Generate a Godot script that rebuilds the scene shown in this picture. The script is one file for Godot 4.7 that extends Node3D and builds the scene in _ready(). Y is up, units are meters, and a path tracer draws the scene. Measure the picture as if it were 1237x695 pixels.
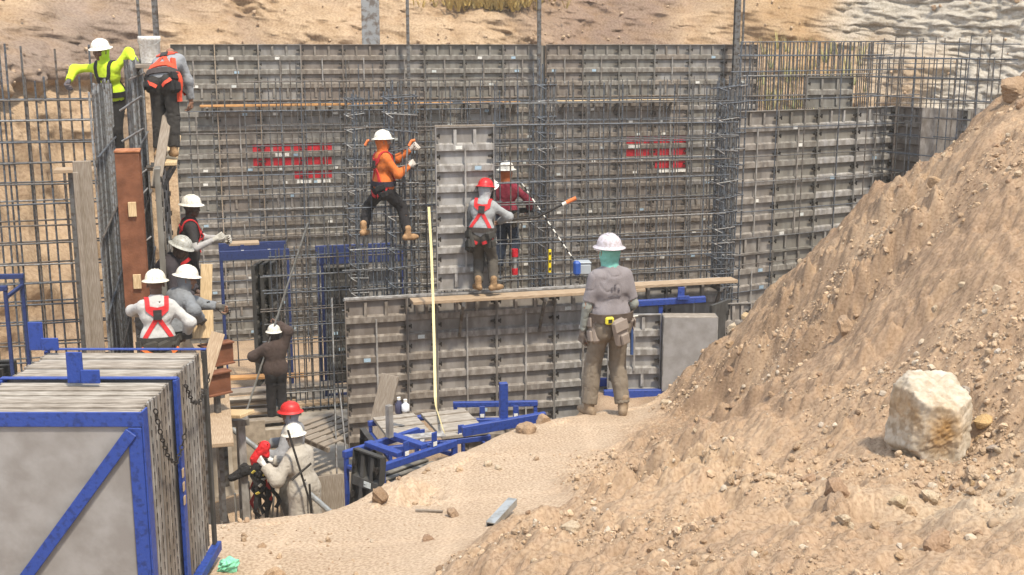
extends Node3D

# ---------------------------------------------------------------- helpers
var rng := RandomNumberGenerator.new()
var M := {}
var taken := {}
var meshes := {}
var land_noise := FastNoiseLite.new()
const AX := Vector3(0.9659, 0, -0.2588)     # along the concrete structure, left to right
const BX := Vector3(-0.2588, 0, -0.9659)    # across it, away from the camera
const YAW := 0.2618

func lin(r: float, g: float, b: float, a := 1.0) -> Color:
	var c := Color(r, g, b).linear_to_srgb()
	c.a = a
	return c

func numbered(parent: Node, called: String) -> String:
	var key := str(parent.get_instance_id()) + called
	var n: int = taken.get(key, 0)
	taken[key] = n + 1
	return called if n == 0 else "%s_%03d" % [called, n]

func tag(o: Node, label: String, category: String, group := "") -> Node:
	o.set_meta("label", label)
	o.set_meta("category", category)
	if group:
		o.set_meta("group", group)
	return o

func thing(called: String, label: String, category: String, at := Vector3.ZERO, turn := 0.0, group := "") -> Node3D:
	var o := Node3D.new()
	o.name = numbered(self, called)
	add_child(o, true)
	o.position = at
	o.rotation.y = turn
	tag(o, label, category, group)
	return o

func part(called: String, mesh: Mesh, m: Material, parent: Node, t := Transform3D()) -> MeshInstance3D:
	var o := MeshInstance3D.new()
	o.name = numbered(parent, called)
	o.mesh = mesh
	o.material_override = m
	o.transform = t
	parent.add_child(o, true)
	return o

func struct(called: String, mesh: Mesh, m: Material) -> MeshInstance3D:
	var o := part(called, mesh, m, self)
	o.set_meta("kind", "structure")
	return o

func stuff(o: Node) -> Node:
	o.set_meta("kind", "stuff")
	return o

func noise_tex(seed_n: int, freq: float, lo: Color, hi: Color, octaves := 5, size := 512, kind := FastNoiseLite.TYPE_SIMPLEX_SMOOTH, from := 0.25, to := 0.75) -> NoiseTexture2D:
	var n := FastNoiseLite.new()
	n.seed = seed_n
	n.noise_type = kind
	n.frequency = freq
	n.fractal_octaves = octaves
	n.fractal_gain = 0.55
	var t := NoiseTexture2D.new()
	t.width = size
	t.height = size
	t.seamless = true
	t.seamless_blend_skirt = 0.25
	t.noise = n
	var g := Gradient.new()
	g.offsets = PackedFloat32Array([from, to])
	g.colors = PackedColorArray([lo, hi])
	t.color_ramp = g
	return t

func mk(key: String, col: Color, rough := 0.85, tex: Texture2D = null, scale := Vector3.ONE, metal := 0.0, bump: Texture2D = null, depth := 0.0, world := true) -> StandardMaterial3D:
	if M.has(key):
		return M[key]
	var m := StandardMaterial3D.new()
	m.resource_name = key
	m.albedo_color = col
	m.roughness = rough
	m.metallic = metal
	m.metallic_specular = 0.4
	if tex or bump:
		m.uv1_triplanar = true
		m.uv1_world_triplanar = world
		m.uv1_scale = scale
	if tex:
		m.albedo_texture = tex
	if bump:
		m.heightmap_enabled = true
		m.heightmap_texture = bump
		m.heightmap_scale = depth
	M[key] = m
	return m

func st_new() -> SurfaceTool:
	var st := SurfaceTool.new()
	st.begin(Mesh.PRIMITIVE_TRIANGLES)
	st.set_smooth_group(-1)
	return st

func done(st: SurfaceTool) -> ArrayMesh:
	st.generate_normals()
	return st.commit()

func quad(st: SurfaceTool, a: Vector3, b: Vector3, c: Vector3, d: Vector3) -> void:
	for p in [a, b, c, a, c, d]:
		st.add_vertex(p)

func box(st: SurfaceTool, c: Vector3, s: Vector3, basis := Basis(), ch := 0.0) -> void:
	# a box; with ch > 0 its twelve edges are chamfered
	var h := s * 0.5
	if ch <= 0.0:
		var v := []
		for i in 8:
			v.append(c + basis * Vector3(h.x if i & 1 else -h.x, h.y if i & 2 else -h.y, h.z if i & 4 else -h.z))
		for f in [[0, 2, 3, 1], [4, 5, 7, 6], [0, 4, 6, 2], [1, 3, 7, 5], [2, 6, 7, 3], [0, 1, 5, 4]]:
			quad(st, v[f[0]], v[f[3]], v[f[2]], v[f[1]])
		return
	ch = minf(ch, minf(h.x, minf(h.y, h.z)) * 0.9)
	var sgn := [-1.0, 1.0]
	for ax in 3:
		var u := (ax + 1) % 3
		var w := (ax + 2) % 3
		for s1 in sgn:
			var f := []
			for q in [[-1.0, -1.0], [1.0, -1.0], [1.0, 1.0], [-1.0, 1.0]]:
				var p := Vector3.ZERO
				p[ax] = s1 * h[ax]
				p[u] = q[0] * (h[u] - ch)
				p[w] = q[1] * (h[w] - ch)
				f.append(c + basis * p)
			if s1 < 0:
				quad(st, f[0], f[1], f[2], f[3])
			else:
				quad(st, f[3], f[2], f[1], f[0])
		for s1 in sgn:
			for s2 in sgn:
				var f := []
				for q in [[0, -1.0], [1, -1.0], [1, 1.0], [0, 1.0]]:
					var p := Vector3.ZERO
					p[ax] = q[1] * (h[ax] - ch)
					p[u] = s1 * (h[u] - (ch if q[0] == 0 else 0.0))
					p[w] = s2 * (h[w] - (ch if q[0] == 1 else 0.0))
					f.append(c + basis * p)
				if s1 * s2 > 0:
					quad(st, f[0], f[1], f[2], f[3])
				else:
					quad(st, f[3], f[2], f[1], f[0])
	for i in 8:
		var sg := Vector3(1 if i & 1 else -1, 1 if i & 2 else -1, 1 if i & 4 else -1)
		var p := []
		for ax in 3:
			var q := sg * h - sg * ch
			q[ax] = sg[ax] * h[ax]
			p.append(c + basis * q)
		if sg.x * sg.y * sg.z > 0:
			p.reverse()
		for q in p:
			st.add_vertex(q)

func box_mesh(s: Vector3, ch := 0.0, c := Vector3.ZERO) -> ArrayMesh:
	var key := "box%s%s%s" % [s, ch, c]
	if not meshes.has(key):
		var st := st_new()
		box(st, c, s, Basis(), ch)
		meshes[key] = done(st)
	return meshes[key]

func frame_of(d: Vector3) -> Basis:
	# y axis along d
	var y := d.normalized()
	var x := y.cross(Vector3(0.02, 0.1, 1)).normalized()
	if absf(y.z) > 0.95:
		x = y.cross(Vector3(0, 1, 0.03)).normalized()
	return Basis(x, y, x.cross(y))

func tube(st: SurfaceTool, pts: Array, r: float, n := 8, r_end := -1.0, caps := true) -> void:
	var rings := []
	for i in pts.size():
		var d: Vector3 = pts[mini(i + 1, pts.size() - 1)] - pts[maxi(i - 1, 0)]
		var b := frame_of(d)
		var rr := r if r_end < 0 else lerpf(r, r_end, float(i) / (pts.size() - 1))
		var ring := []
		for k in n:
			var a := TAU * k / n
			ring.append(pts[i] + b.x * cos(a) * rr + b.z * sin(a) * rr)
		rings.append(ring)
	st.set_smooth_group(0)
	for i in rings.size() - 1:
		for k in n:
			quad(st, rings[i][k], rings[i][(k + 1) % n], rings[i + 1][(k + 1) % n], rings[i + 1][k])
	st.set_smooth_group(-1)
	if caps:
		for k in range(1, n - 1):
			for p in [rings[0][0], rings[0][k + 1], rings[0][k]]:
				st.add_vertex(p)
			var e: Array = rings[-1]
			for p in [e[0], e[k], e[k + 1]]:
				st.add_vertex(p)

func tube_mesh(pts: Array, r: float, n := 8, r_end := -1.0) -> ArrayMesh:
	var st := st_new()
	tube(st, pts, r, n, r_end)
	return done(st)

func lathe(st: SurfaceTool, profile: Array, n: int, squash := Vector3.ONE, t := Transform3D()) -> void:
	st.set_smooth_group(0)
	for i in profile.size() - 1:
		for k in n:
			var q := []
			for e in [[i, k], [i, k + 1], [i + 1, k + 1], [i + 1, k]]:
				var a: float = TAU * e[1] / n
				var pr: Vector2 = profile[e[0]]
				q.append(t * (Vector3(cos(a) * pr.x, pr.y, sin(a) * pr.x) * squash))
			quad(st, q[0], q[1], q[2], q[3])
	st.set_smooth_group(-1)

func beam(called: String, a: Vector3, b: Vector3, w: float, d: float, m: Material, parent: Node, ch := 0.0, facing := Vector3.ZERO) -> MeshInstance3D:
	# a straight bar of rectangular section from a to b: w across, d deep along «facing»
	var y := (b - a).normalized()
	var z := facing if facing != Vector3.ZERO else (Vector3(0, 0, 1) if absf(y.z) < 0.9 else Vector3(0, 1, 0))
	var x := y.cross(z).normalized()
	z = x.cross(y)
	return part(called, box_mesh(Vector3(snappedf(w, 0.001), snappedf((b - a).length(), 0.001), snappedf(d, 0.001)), ch), m, parent, Transform3D(Basis(x, y, z), (a + b) * 0.5))

func unit_bar() -> ArrayMesh:
	if not meshes.has("bar"):
		var st := st_new()
		tube(st, [Vector3(0, -0.5, 0), Vector3(0, 0.5, 0)], 1.0, 6)
		meshes["bar"] = done(st)
	return meshes["bar"]

func bar(called: String, a: Vector3, b: Vector3, r: float, m: Material, parent: Node) -> MeshInstance3D:
	var f := frame_of(b - a)
	return part(called, unit_bar(), m, parent, Transform3D(Basis(f.x * r, f.y * (b - a).length(), f.z * r), (a + b) * 0.5))

func ribbon(st: SurfaceTool, pts: Array, sides: Array, w: float, th: float) -> void:
	# a strap: pts with the outward direction at each point
	var n := pts.size()
	var ring := []
	for i in n:
		var d: Vector3 = (pts[mini(i + 1, n - 1)] - pts[maxi(i - 1, 0)]).normalized()
		var o: Vector3 = sides[i]
		var s := d.cross(o).normalized() * w * 0.5
		o = s.cross(d).normalized() * th
		if o.dot(sides[i]) < 0:
			o = -o
		ring.append([pts[i] - s - o * 0.4, pts[i] + s - o * 0.4, pts[i] + s + o, pts[i] - s + o])
	for i in n - 1:
		for k in 4:
			quad(st, ring[i][k], ring[i][(k + 1) % 4], ring[i + 1][(k + 1) % 4], ring[i + 1][k])
	quad(st, ring[0][3], ring[0][2], ring[0][1], ring[0][0])
	quad(st, ring[n - 1][0], ring[n - 1][1], ring[n - 1][2], ring[n - 1][3])

# ---------------------------------------------------------------- bodies from smooth capsules
func bone_d(p: Vector3, bn: Array) -> float:
	var a: Vector3 = bn[0]
	var ba: Vector3 = bn[1] - a
	var pa := p - a
	var t := clampf(pa.dot(ba) / maxf(ba.length_squared(), 1e-8), 0, 1)
	return (pa - ba * t).length() - lerpf(bn[2], bn[3], t)

func bones_d(p: Vector3, bones: Array, k: float) -> float:
	var f := 10.0
	for bn in bones:
		var d: float = bone_d(p, bn)
		var h := maxf(k - absf(f - d), 0.0)
		f = minf(f, d) - h * h / (4.0 * k)
	return f

func sdf_mesh(bones: Array, cell: float, k: float, fold := 0.0, fold_freq := 9.0) -> ArrayMesh:
	# bones: [a, b, radius at a, radius at b, cut flat at b?]; surface nets over their smooth union
	var lo := Vector3.ONE * 1e9
	var hi := -lo
	for bn in bones:
		for e in [0, 1]:
			var r: float = bn[2 + e] + fold
			lo = lo.min(bn[e] - Vector3.ONE * r)
			hi = hi.max(bn[e] + Vector3.ONE * r)
	lo -= Vector3.ONE * cell * 3
	hi += Vector3.ONE * cell * 3
	var n := Vector3i(((hi - lo) / cell).ceil()) + Vector3i.ONE
	var nx := n.x
	var nxy := n.x * n.y
	var field := PackedFloat32Array()
	field.resize(nxy * n.z)
	field.fill(100.0)
	var reach := k + cell * 2.0
	for bn in bones:
		var a: Vector3 = bn[0]
		var b: Vector3 = bn[1]
		var ba := b - a
		var bb := maxf(ba.length_squared(), 1e-8)
		var ln := sqrt(bb)
		var ra: float = bn[2]
		var rb: float = bn[3]
		var flat: bool = bn.size() > 4 and bn[4]
		var m := Vector3.ONE * (maxf(ra, rb) + reach)
		var i0 := Vector3i(((a.min(b) - m - lo) / cell).floor()).clamp(Vector3i.ZERO, n - Vector3i.ONE)
		var i1 := Vector3i(((a.max(b) + m - lo) / cell).ceil()).clamp(Vector3i.ZERO, n - Vector3i.ONE)
		for iz in range(i0.z, i1.z + 1):
			for iy in range(i0.y, i1.y + 1):
				var idx := iz * nxy + iy * nx + i0.x
				var pa := lo + Vector3(i0.x, iy, iz) * cell - a
				for ix in range(i0.x, i1.x + 1):
					var t := clampf(pa.dot(ba) / bb, 0, 1)
					var d := (pa - ba * t).length() - (ra + (rb - ra) * t)
					if flat:
						d = maxf(d, pa.dot(ba) / ln - ln)
					if d < reach:
						var f := field[idx]
						var h := k - absf(f - d)
						f = minf(f, d)
						if h > 0.0:
							f -= h * h / (4.0 * k)
						field[idx] = f
					idx += 1
					pa.x += cell
	if fold > 0.0:
		var fn := FastNoiseLite.new()
		fn.seed = int(bones[0][0].x * 100) + 7
		fn.frequency = fold_freq
		fn.fractal_octaves = 2
		var idx := 0
		for iz in n.z:
			for iy in n.y:
				for ix in nx:
					if absf(field[idx]) < cell * 2.5:
						var q := lo + Vector3(ix, iy * 0.8 + ix * 0.25, iz) * cell
						field[idx] += fold * (1.0 - minf(absf(fn.get_noise_3dv(q)) * 6.0, 1.0))
					idx += 1
	var slot := {}
	var vs := PackedVector3Array()
	var ns := PackedVector3Array()
	var tri := PackedInt32Array()
	var off := PackedInt32Array([0, 1, nx, nx + 1, nxy, nxy + 1, nxy + nx, nxy + nx + 1])
	var lim := cell * 2.0
	for iz in n.z - 1:
		for iy in n.y - 1:
			var base := iz * nxy + iy * nx
			for ix in nx - 1:
				var idx := base + ix
				if absf(field[idx]) > lim:
					continue
				var f := []
				var mask := 0
				for c in 8:
					var v := field[idx + off[c]]
					f.append(v)
					if v < 0.0:
						mask |= 1 << c
				if mask == 0 or mask == 255:
					continue
				var sum := Vector3.ZERO
				var cnt := 0
				for e in EDGES:
					var f0: float = f[e[0]]
					var f1: float = f[e[1]]
					if (f0 < 0.0) != (f1 < 0.0):
						sum += CORNER[e[0]].lerp(CORNER[e[1]], f0 / (f0 - f1))
						cnt += 1
				slot[idx] = vs.size()
				vs.append(lo + (Vector3(ix, iy, iz) + sum / cnt) * cell)
				ns.append(Vector3(f[1] + f[3] + f[5] + f[7] - f[0] - f[2] - f[4] - f[6], f[2] + f[3] + f[6] + f[7] - f[0] - f[1] - f[4] - f[5], f[4] + f[5] + f[6] + f[7] - f[0] - f[1] - f[2] - f[3]).normalized())
	for idx in slot:
		var s0 := field[idx] < 0.0
		for e in [[1, nx, nxy], [nx, nxy, 1], [nxy, 1, nx]]:
			if s0 != (field[idx + e[0]] < 0.0):
				var q1: int = slot.get(idx - e[1], -1)
				var q2: int = slot.get(idx - e[1] - e[2], -1)
				var q3: int = slot.get(idx - e[2], -1)
				if q1 < 0 or q2 < 0 or q3 < 0:
					continue
				var q0: int = slot[idx]
				if s0:
					tri.append_array([q0, q2, q1, q0, q3, q2])
				else:
					tri.append_array([q0, q1, q2, q0, q2, q3])
	var arr := []
	arr.resize(Mesh.ARRAY_MAX)
	arr[Mesh.ARRAY_VERTEX] = vs
	arr[Mesh.ARRAY_NORMAL] = ns
	arr[Mesh.ARRAY_INDEX] = tri
	var am := ArrayMesh.new()
	if tri.size():
		am.add_surface_from_arrays(Mesh.PRIMITIVE_TRIANGLES, arr)
	return am

const CORNER := [Vector3(0, 0, 0), Vector3(1, 0, 0), Vector3(0, 1, 0), Vector3(1, 1, 0), Vector3(0, 0, 1), Vector3(1, 0, 1), Vector3(0, 1, 1), Vector3(1, 1, 1)]
const EDGES := [[0, 1], [2, 3], [4, 5], [6, 7], [0, 2], [1, 3], [4, 6], [5, 7], [0, 4], [1, 5], [2, 6], [3, 7]]

func merged(list: Array) -> ArrayMesh:
	# several meshes, each with a transform, as one surface
	var st := SurfaceTool.new()
	st.begin(Mesh.PRIMITIVE_TRIANGLES)
	for e in list:
		st.append_from(e[0], 0, e[1])
	return st.commit()

func flipped(m: ArrayMesh) -> ArrayMesh:
	# mirror image in x
	var a := m.surface_get_arrays(0)
	var v: PackedVector3Array = a[Mesh.ARRAY_VERTEX]
	var nn: PackedVector3Array = a[Mesh.ARRAY_NORMAL]
	var ix: PackedInt32Array = a[Mesh.ARRAY_INDEX]
	for i in v.size():
		v[i].x = -v[i].x
		nn[i].x = -nn[i].x
	for i in range(0, ix.size(), 3):
		var s := ix[i]
		ix[i] = ix[i + 1]
		ix[i + 1] = s
	var b := []
	b.resize(Mesh.ARRAY_MAX)
	b[Mesh.ARRAY_VERTEX] = v
	b[Mesh.ARRAY_NORMAL] = nn
	b[Mesh.ARRAY_INDEX] = ix
	var am := ArrayMesh.new()
	am.add_surface_from_arrays(Mesh.PRIMITIVE_TRIANGLES, b)
	return am

func hand_mesh(curl: float) -> ArrayMesh:
	# a right hand hanging from the wrist at the origin: fingers to -y, palm facing -z, thumb on the -x side
	var key := "hand%.2f" % curl
	if meshes.has(key):
		return meshes[key]
	var bones := [[Vector3(0, 0.02, 0), Vector3(0, -0.03, 0), 0.027, 0.03]]
	for i in 4:
		var x := -0.030 + 0.0205 * i
		bones.append([Vector3(x * 0.6, -0.025, 0), Vector3(x, -0.092, 0), 0.017, 0.0135])
		var ln: float = [0.042, 0.047, 0.044, 0.034][i]
		var p := Vector3(x, -0.092, 0)
		var ang := 0.15 + curl * 0.5
		for j in 3:
			ang += curl * (0.75 + 0.06 * i)
			var q: Vector3 = p + Vector3(x * 0.06, -cos(ang), -sin(ang)) * ln * [1.0, 0.72, 0.6][j]
			bones.append([p, q, 0.0105 - j * 0.0012, 0.0098 - j * 0.0014])
			p = q
	var tp := Vector3(-0.024, -0.03, -0.004)
	var t2 := tp + Vector3(-0.028, -0.034, -0.014 - 0.012 * curl)
	var t3 := t2 + Vector3(-0.008 + 0.014 * curl, -0.030, -0.012 - 0.012 * curl)
	bones.append([tp, t2, 0.018, 0.0125])
	bones.append([t2, t3, 0.0125, 0.011])
	bones.append([t3, t3 + Vector3(0.004 + 0.008 * curl, -0.02, -0.008), 0.011, 0.009])
	meshes[key] = sdf_mesh(bones, 0.0042, 0.008)
	return meshes[key]

func head_mesh() -> ArrayMesh:
	# looks to -z; the origin is the middle of the head
	if meshes.has("head"):
		return meshes["head"]
	var b := [[Vector3(0, 0.03, 0.022), Vector3(0, 0.03, -0.02), 0.086, 0.082], [Vector3(0, 0.0, -0.02), Vector3(0, -0.045, -0.035), 0.07, 0.06],
		[Vector3(0, -0.06, -0.045), Vector3(0, -0.088, -0.062), 0.045, 0.032], [Vector3(-0.035, -0.07, -0.03), Vector3(0.035, -0.07, -0.03), 0.034, 0.034],
		[Vector3(0, 0.005, -0.096), Vector3(0, -0.028, -0.113), 0.010, 0.014], [Vector3(-0.014, -0.031, -0.102), Vector3(0.014, -0.031, -0.102), 0.009, 0.009],
		[Vector3(-0.035, 0.024, -0.09), Vector3(0.035, 0.024, -0.09), 0.013, 0.013], [Vector3(-0.02, -0.056, -0.094), Vector3(0.02, -0.056, -0.094), 0.007, 0.007], [Vector3(-0.018, -0.066, -0.092), Vector3(0.018, -0.066, -0.092), 0.008, 0.008],
		[Vector3(0, -0.04, 0.02), Vector3(0, -0.15, 0.02), 0.058, 0.056]]
	for s in [-1.0, 1.0]:
		b.append([Vector3(s * 0.04, -0.02, -0.075), Vector3(s * 0.045, -0.025, -0.06), 0.028, 0.03])
		b.append([Vector3(s * 0.085, 0.012, 0.012), Vector3(s * 0.09, -0.03, 0.002), 0.014, 0.010])
		b.append([Vector3(s * 0.031, 0.004, -0.088), Vector3(s * 0.031, 0.004, -0.089), 0.013, 0.013])
	meshes["head"] = sdf_mesh(b, 0.006, 0.012)
	return meshes["head"]

func hat_meshes() -> Array:
	# hard hat: shell with a full brim and three ridges; the origin is the middle of the head
	if meshes.has("hat"):
		return meshes["hat"]
	var st := st_new()
	var pr := [Vector2(0.001, 0.168), Vector2(0.03, 0.166), Vector2(0.062, 0.156), Vector2(0.09, 0.138), Vector2(0.11, 0.112), Vector2(0.12, 0.082), Vector2(0.124, 0.058), Vector2(0.128, 0.05), Vector2(0.158, 0.038), Vector2(0.162, 0.033), Vector2(0.158, 0.031), Vector2(0.124, 0.042), Vector2(0.116, 0.06), Vector2(0.105, 0.105), Vector2(0.06, 0.145), Vector2(0.001, 0.155)]
	lathe(st, pr, 28, Vector3(0.93, 1.0, 1.08))
	for x in [-0.035, 0.0, 0.035]:
		var pts := []
		for i in 9:
			var a := lerpf(0.5, PI - 0.5, i / 8.0)
			pts.append(Vector3(x, 0.062 + sin(a) * (0.107 - absf(x) * 0.16), cos(a) * 0.122))
		tube(st, pts, 0.008, 6)
	var shell := done(st)
	var s2 := st_new()
	var ring := []
	for i in 25:
		var a := TAU * i / 24
		ring.append(Vector3(cos(a) * 0.102, 0.04, sin(a) * 0.118))
	tube(s2, ring, 0.008, 6, -1, false)
	meshes["hat"] = [shell, done(s2)]
	return meshes["hat"]

func limb(a: Vector3, b: Vector3, l1: float, l2: float, hint: Vector3) -> Array:
	# two-bone reach from a towards b: returns [middle joint, end joint]
	var d := b - a
	var ln := minf(d.length(), (l1 + l2) * 0.995)
	var u := d.normalized()
	var x := (l1 * l1 - l2 * l2 + ln * ln) / (2.0 * ln)
	var h := sqrt(maxf(l1 * l1 - x * x, 0.0))
	var side := (hint - u * hint.dot(u)).normalized()
	return [a + u * x + side * h, a + u * ln]

func strap_on(st: SurfaceTool, bones: Array, k: float, from: Array, w: float, th := 0.006) -> void:
	# each entry: [a point inside the body, the direction to leave it]; the strap lies on the surface there
	var pts := []
	var outs := []
	for i in from.size() - 1:
		for j in (6 if i < from.size() - 2 else 7):
			var t := j / 6.0
			var p: Vector3 = from[i][0].lerp(from[i + 1][0], t)
			var d: Vector3 = from[i][1].lerp(from[i + 1][1], t).normalized()
			var q: Vector3 = p + d * 0.45
			for s in 24:
				var e := bones_d(q, bones, k)
				if e < 0.004:
					break
				if (q - p).dot(d) <= e * 0.9:
					q = p
					break
				q -= d * e * 0.9
			pts.append(q + d * 0.004)
			outs.append(d)
	ribbon(st, pts, outs, w, th)

func cloth(c: Color) -> StandardMaterial3D:
	return mk("cloth%s" % c, c, 0.95, M_tex.cloth, Vector3.ONE * 2.0, 0.0, M_tex.fine, 0.12)

var M_tex := {}

func person(called_label: String, at: Vector3, s: Dictionary) -> Node3D:
	var root := thing("person", called_label, "person", at, 0.0, s.get("group", "workers on the site"))
	var sc: float = s.get("scale", 1.0)
	var cell: float = s.get("cell", 0.02)
	var k := 0.035
	var up: Vector3 = s.get("lean", Vector3.UP).normalized()
	var f: Vector3 = s.face
	f = (f - up * f.dot(up)).normalized()
	var rt := f.cross(up).normalized()
	var pel: Vector3 = s.get("pelvis", Vector3(0, 0.93, 0))
	var pup := (up + Vector3.UP * 1.2).normalized()
	var pr := f.cross(pup).normalized()
	var pf := pup.cross(pr).normalized()
	var chest := pel + (pup * 0.18 + up * 0.16) * sc
	var neck := chest + up * 0.17 * sc
	var look: Vector3 = s.get("look", f)
	var hup: Vector3 = s.get("head_up", (up + Vector3.UP * 0.7).normalized())
	look = (look - hup * look.dot(hup)).normalized()
	var hr := look.cross(hup).normalized()
	var head := neck + (up * 0.10 + hup * 0.085 + look * 0.02) * sc
	var hb := Basis(hr, hup, -look)
	var J := {}
	var torso := [[neck - up * 0.055 * sc - rt * 0.105 * sc, neck - up * 0.055 * sc + rt * 0.105 * sc, 0.07 * sc, 0.07 * sc],
		[chest - rt * 0.075 * sc + f * 0.008, chest + rt * 0.075 * sc + f * 0.008, 0.105 * sc, 0.105 * sc],
		[pel + pup * 0.13 * sc - pr * 0.06 * sc, pel + pup * 0.13 * sc + pr * 0.06 * sc, 0.106 * sc, 0.106 * sc],
		[neck - up * 0.06 * sc, pel + pup * 0.1 * sc, 0.104 * sc, 0.108 * sc], [neck - up * 0.05 * sc, neck + up * 0.03 * sc, 0.075 * sc, 0.055 * sc]]
	var hipb := [[pel - pr * 0.072 * sc, pel + pr * 0.072 * sc, 0.108 * sc, 0.108 * sc], [pel + pup * 0.06 * sc - pr * 0.06 * sc, pel + pup * 0.06 * sc + pr * 0.06 * sc, 0.1 * sc, 0.1 * sc]]
	var arms := []
	var fore := []
	var legs := []
	var shins := []
	var boots := []
	var hands := []
	for side in [["l", -1.0], ["r", 1.0]]:
		var w: String = side[0]
		var g: float = side[1]
		var sh := neck - up * 0.06 * sc + rt * g * 0.16 * sc
		var el := limb(sh, s["hand_" + w], 0.29 * sc, 0.26 * sc, s.get("elbow_" + w, rt * g * 0.6 - up - f * 0.3))
		arms.append([sh, el[0], 0.051 * sc, 0.043 * sc])
		fore.append([el[0], el[1], 0.045 * sc, 0.031 * sc])
		var dir: Vector3 = (el[1] - el[0]).normalized()
		dir = (dir + s.get("hand_dir_" + w, Vector3.ZERO)).normalized()
		var palm: Vector3 = s.get("palm_" + w, (-rt * g + f * 0.2))
		palm = (palm - dir * palm.dot(dir)).normalized()
		var hbz := -palm
		var hby := -dir
		hands.append([w, el[1], Basis(hby.cross(hbz), hby, hbz), s.get("curl_" + w, 0.55)])
		var hip := pel + pr * g * 0.09 * sc - pup * 0.03 * sc
		hipb.append([hip - pf * 0.045 * sc, hip - pf * 0.04 * sc - Vector3.UP * 0.05 * sc, 0.088 * sc, 0.085 * sc])
		var kn := limb(hip, s["foot_" + w], 0.43 * sc, 0.42 * sc, s.get("knee_" + w, pf))
		legs.append([hip, kn[0], 0.086 * sc, 0.060 * sc])
		shins.append([kn[0], kn[1], 0.059 * sc, 0.042 * sc])
		shins.append([kn[0].lerp(kn[1], 0.2) - pf * 0.012, kn[0].lerp(kn[1], 0.45) - pf * 0.015, 0.055 * sc, 0.05 * sc])
		var toe: Vector3 = s.get("toe_" + w, Vector3(pf.x, 0, pf.z)).normalized()
		var an: Vector3 = kn[1]
		boots.append([an + Vector3.UP * 0.09 * sc, an, 0.054 * sc, 0.052 * sc])
		boots.append([an - toe * 0.05 * sc - Vector3.UP * 0.045 * sc, an + toe * 0.10 * sc - Vector3.UP * 0.048 * sc, 0.045 * sc, 0.046 * sc])
		boots.append([an + toe * 0.08 * sc - Vector3.UP * 0.05 * sc, an + toe * 0.155 * sc - Vector3.UP * 0.052 * sc, 0.044 * sc, 0.036 * sc])
		J["elbow_" + w] = el[0]
		J["knee_" + w] = kn[0]
	# the body itself: one continuous surface with its own head and hands
	var skin: Material = mk("skin%s" % s.get("skin", lin(0.23, 0.12, 0.075)), s.get("skin", lin(0.23, 0.12, 0.075)), 0.6, M_tex.cloth, Vector3.ONE * 5)
	var core := torso + hipb + arms + fore + legs + shins + boots.slice(0, 0)
	core.append([neck, head - hup * 0.05, 0.052 * sc, 0.056 * sc])
	var list := [[sdf_mesh(core, maxf(cell, 0.018), k), Transform3D()], [head_mesh(), Transform3D(hb * sc, head)]]
	var glove: Variant = s.get("glove")
	for h in hands:
		var hm := hand_mesh(h[3])
		if h[0] == "l":
			hm = flipped(hm)
		list.append([hm, Transform3D(h[2] * sc, h[1])])
		if glove != null:
			part("glove", merged([[hm, Transform3D(h[2] * sc * 1.14, h[1])]]), cloth(glove), root)
	part("body", merged(list), skin, root)
	# eyes
	var es := SurfaceTool.new()
	es.begin(Mesh.PRIMITIVE_TRIANGLES)
	var ball := SphereMesh.new()
	ball.radius = 0.0105
	ball.height = 0.021
	ball.radial_segments = 10
	ball.rings = 6
	for g in [-1.0, 1.0]:
		es.append_from(ball, 0, Transform3D(hb * sc, head + hb * Vector3(g * 0.031, 0.004, -0.094) * sc))
	part("eyes", es.commit(), mk("eye", lin(0.03, 0.02, 0.015), 0.2), root)
	# clothing
	var fold: float = s.get("fold", 0.008)
	var shirt := []
	var puff: float = s.get("puff", 0.010)
	for b in torso:
		shirt.append([b[0], b[1], b[2] + puff, b[3] + puff])
	for b in hipb.slice(0, 2):
		shirt.append([b[0] + pup * 0.02, b[1] + pup * 0.02, b[2] + puff + 0.008, b[3] + puff + 0.008])
	if s.get("coat", 0.0) > 0.0:
		for g in [-1.0, 1.0]:
			var q: Vector3 = pel + pr * g * 0.1
			shirt.append([q, q - Vector3.UP * s.coat, 0.125, 0.135, true])
			shirt.append([q - pf * 0.05, q - pf * 0.05 - Vector3.UP * s.coat, 0.1, 0.11, true])
	for i in 2:
		var b: Array = arms[i]
		var short: bool = s.get("short", false)
		shirt.append([b[0], b[1] if not short else b[0].lerp(b[1], 0.82), b[2] + puff, b[3] + puff * 1.5, short])
		if not short:
			var e: Array = fore[i]
			shirt.append([e[0], e[0].lerp(e[1], 0.93), e[2] + puff + 0.006, e[3] + puff + 0.012, true])
		elif s.has("sleeve"):
			var e: Array = fore[i]
			part("undersleeve", sdf_mesh([[b[0].lerp(b[1], 0.5), b[1], b[2] * 0.95, b[3] + 0.005], [e[0], e[0].lerp(e[1], 0.96), e[2] + 0.006, e[3] + 0.006, true]], cell * 0.7, 0.02, 0.006, 14), cloth(s.sleeve), root)
	var shirt_part := part(s.get("top_name", "shirt"), sdf_mesh(shirt, cell, 0.06, fold, s.get("fold_freq", 9.0)), cloth(s.shirt), root)
	var tr := []
	for b in hipb:
		tr.append([b[0], b[1], b[2] + 0.012, b[3] + 0.012])
	for b in legs:
		tr.append([b[0], b[1], b[2] + 0.018, b[3] + 0.022])
	for i in shins.size():
		var b: Array = shins[i]
		if i % 2 == 0:
			tr.append([b[0], b[0].lerp(b[1], 0.93), b[2] + 0.022, b[3] + 0.034, true])
		else:
			tr.append([b[0], b[1], b[2] + 0.018, b[3] + 0.018])
	part("trousers", sdf_mesh(tr, cell, k, fold * 1.3, 8.0), cloth(s.pants), root)
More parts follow.
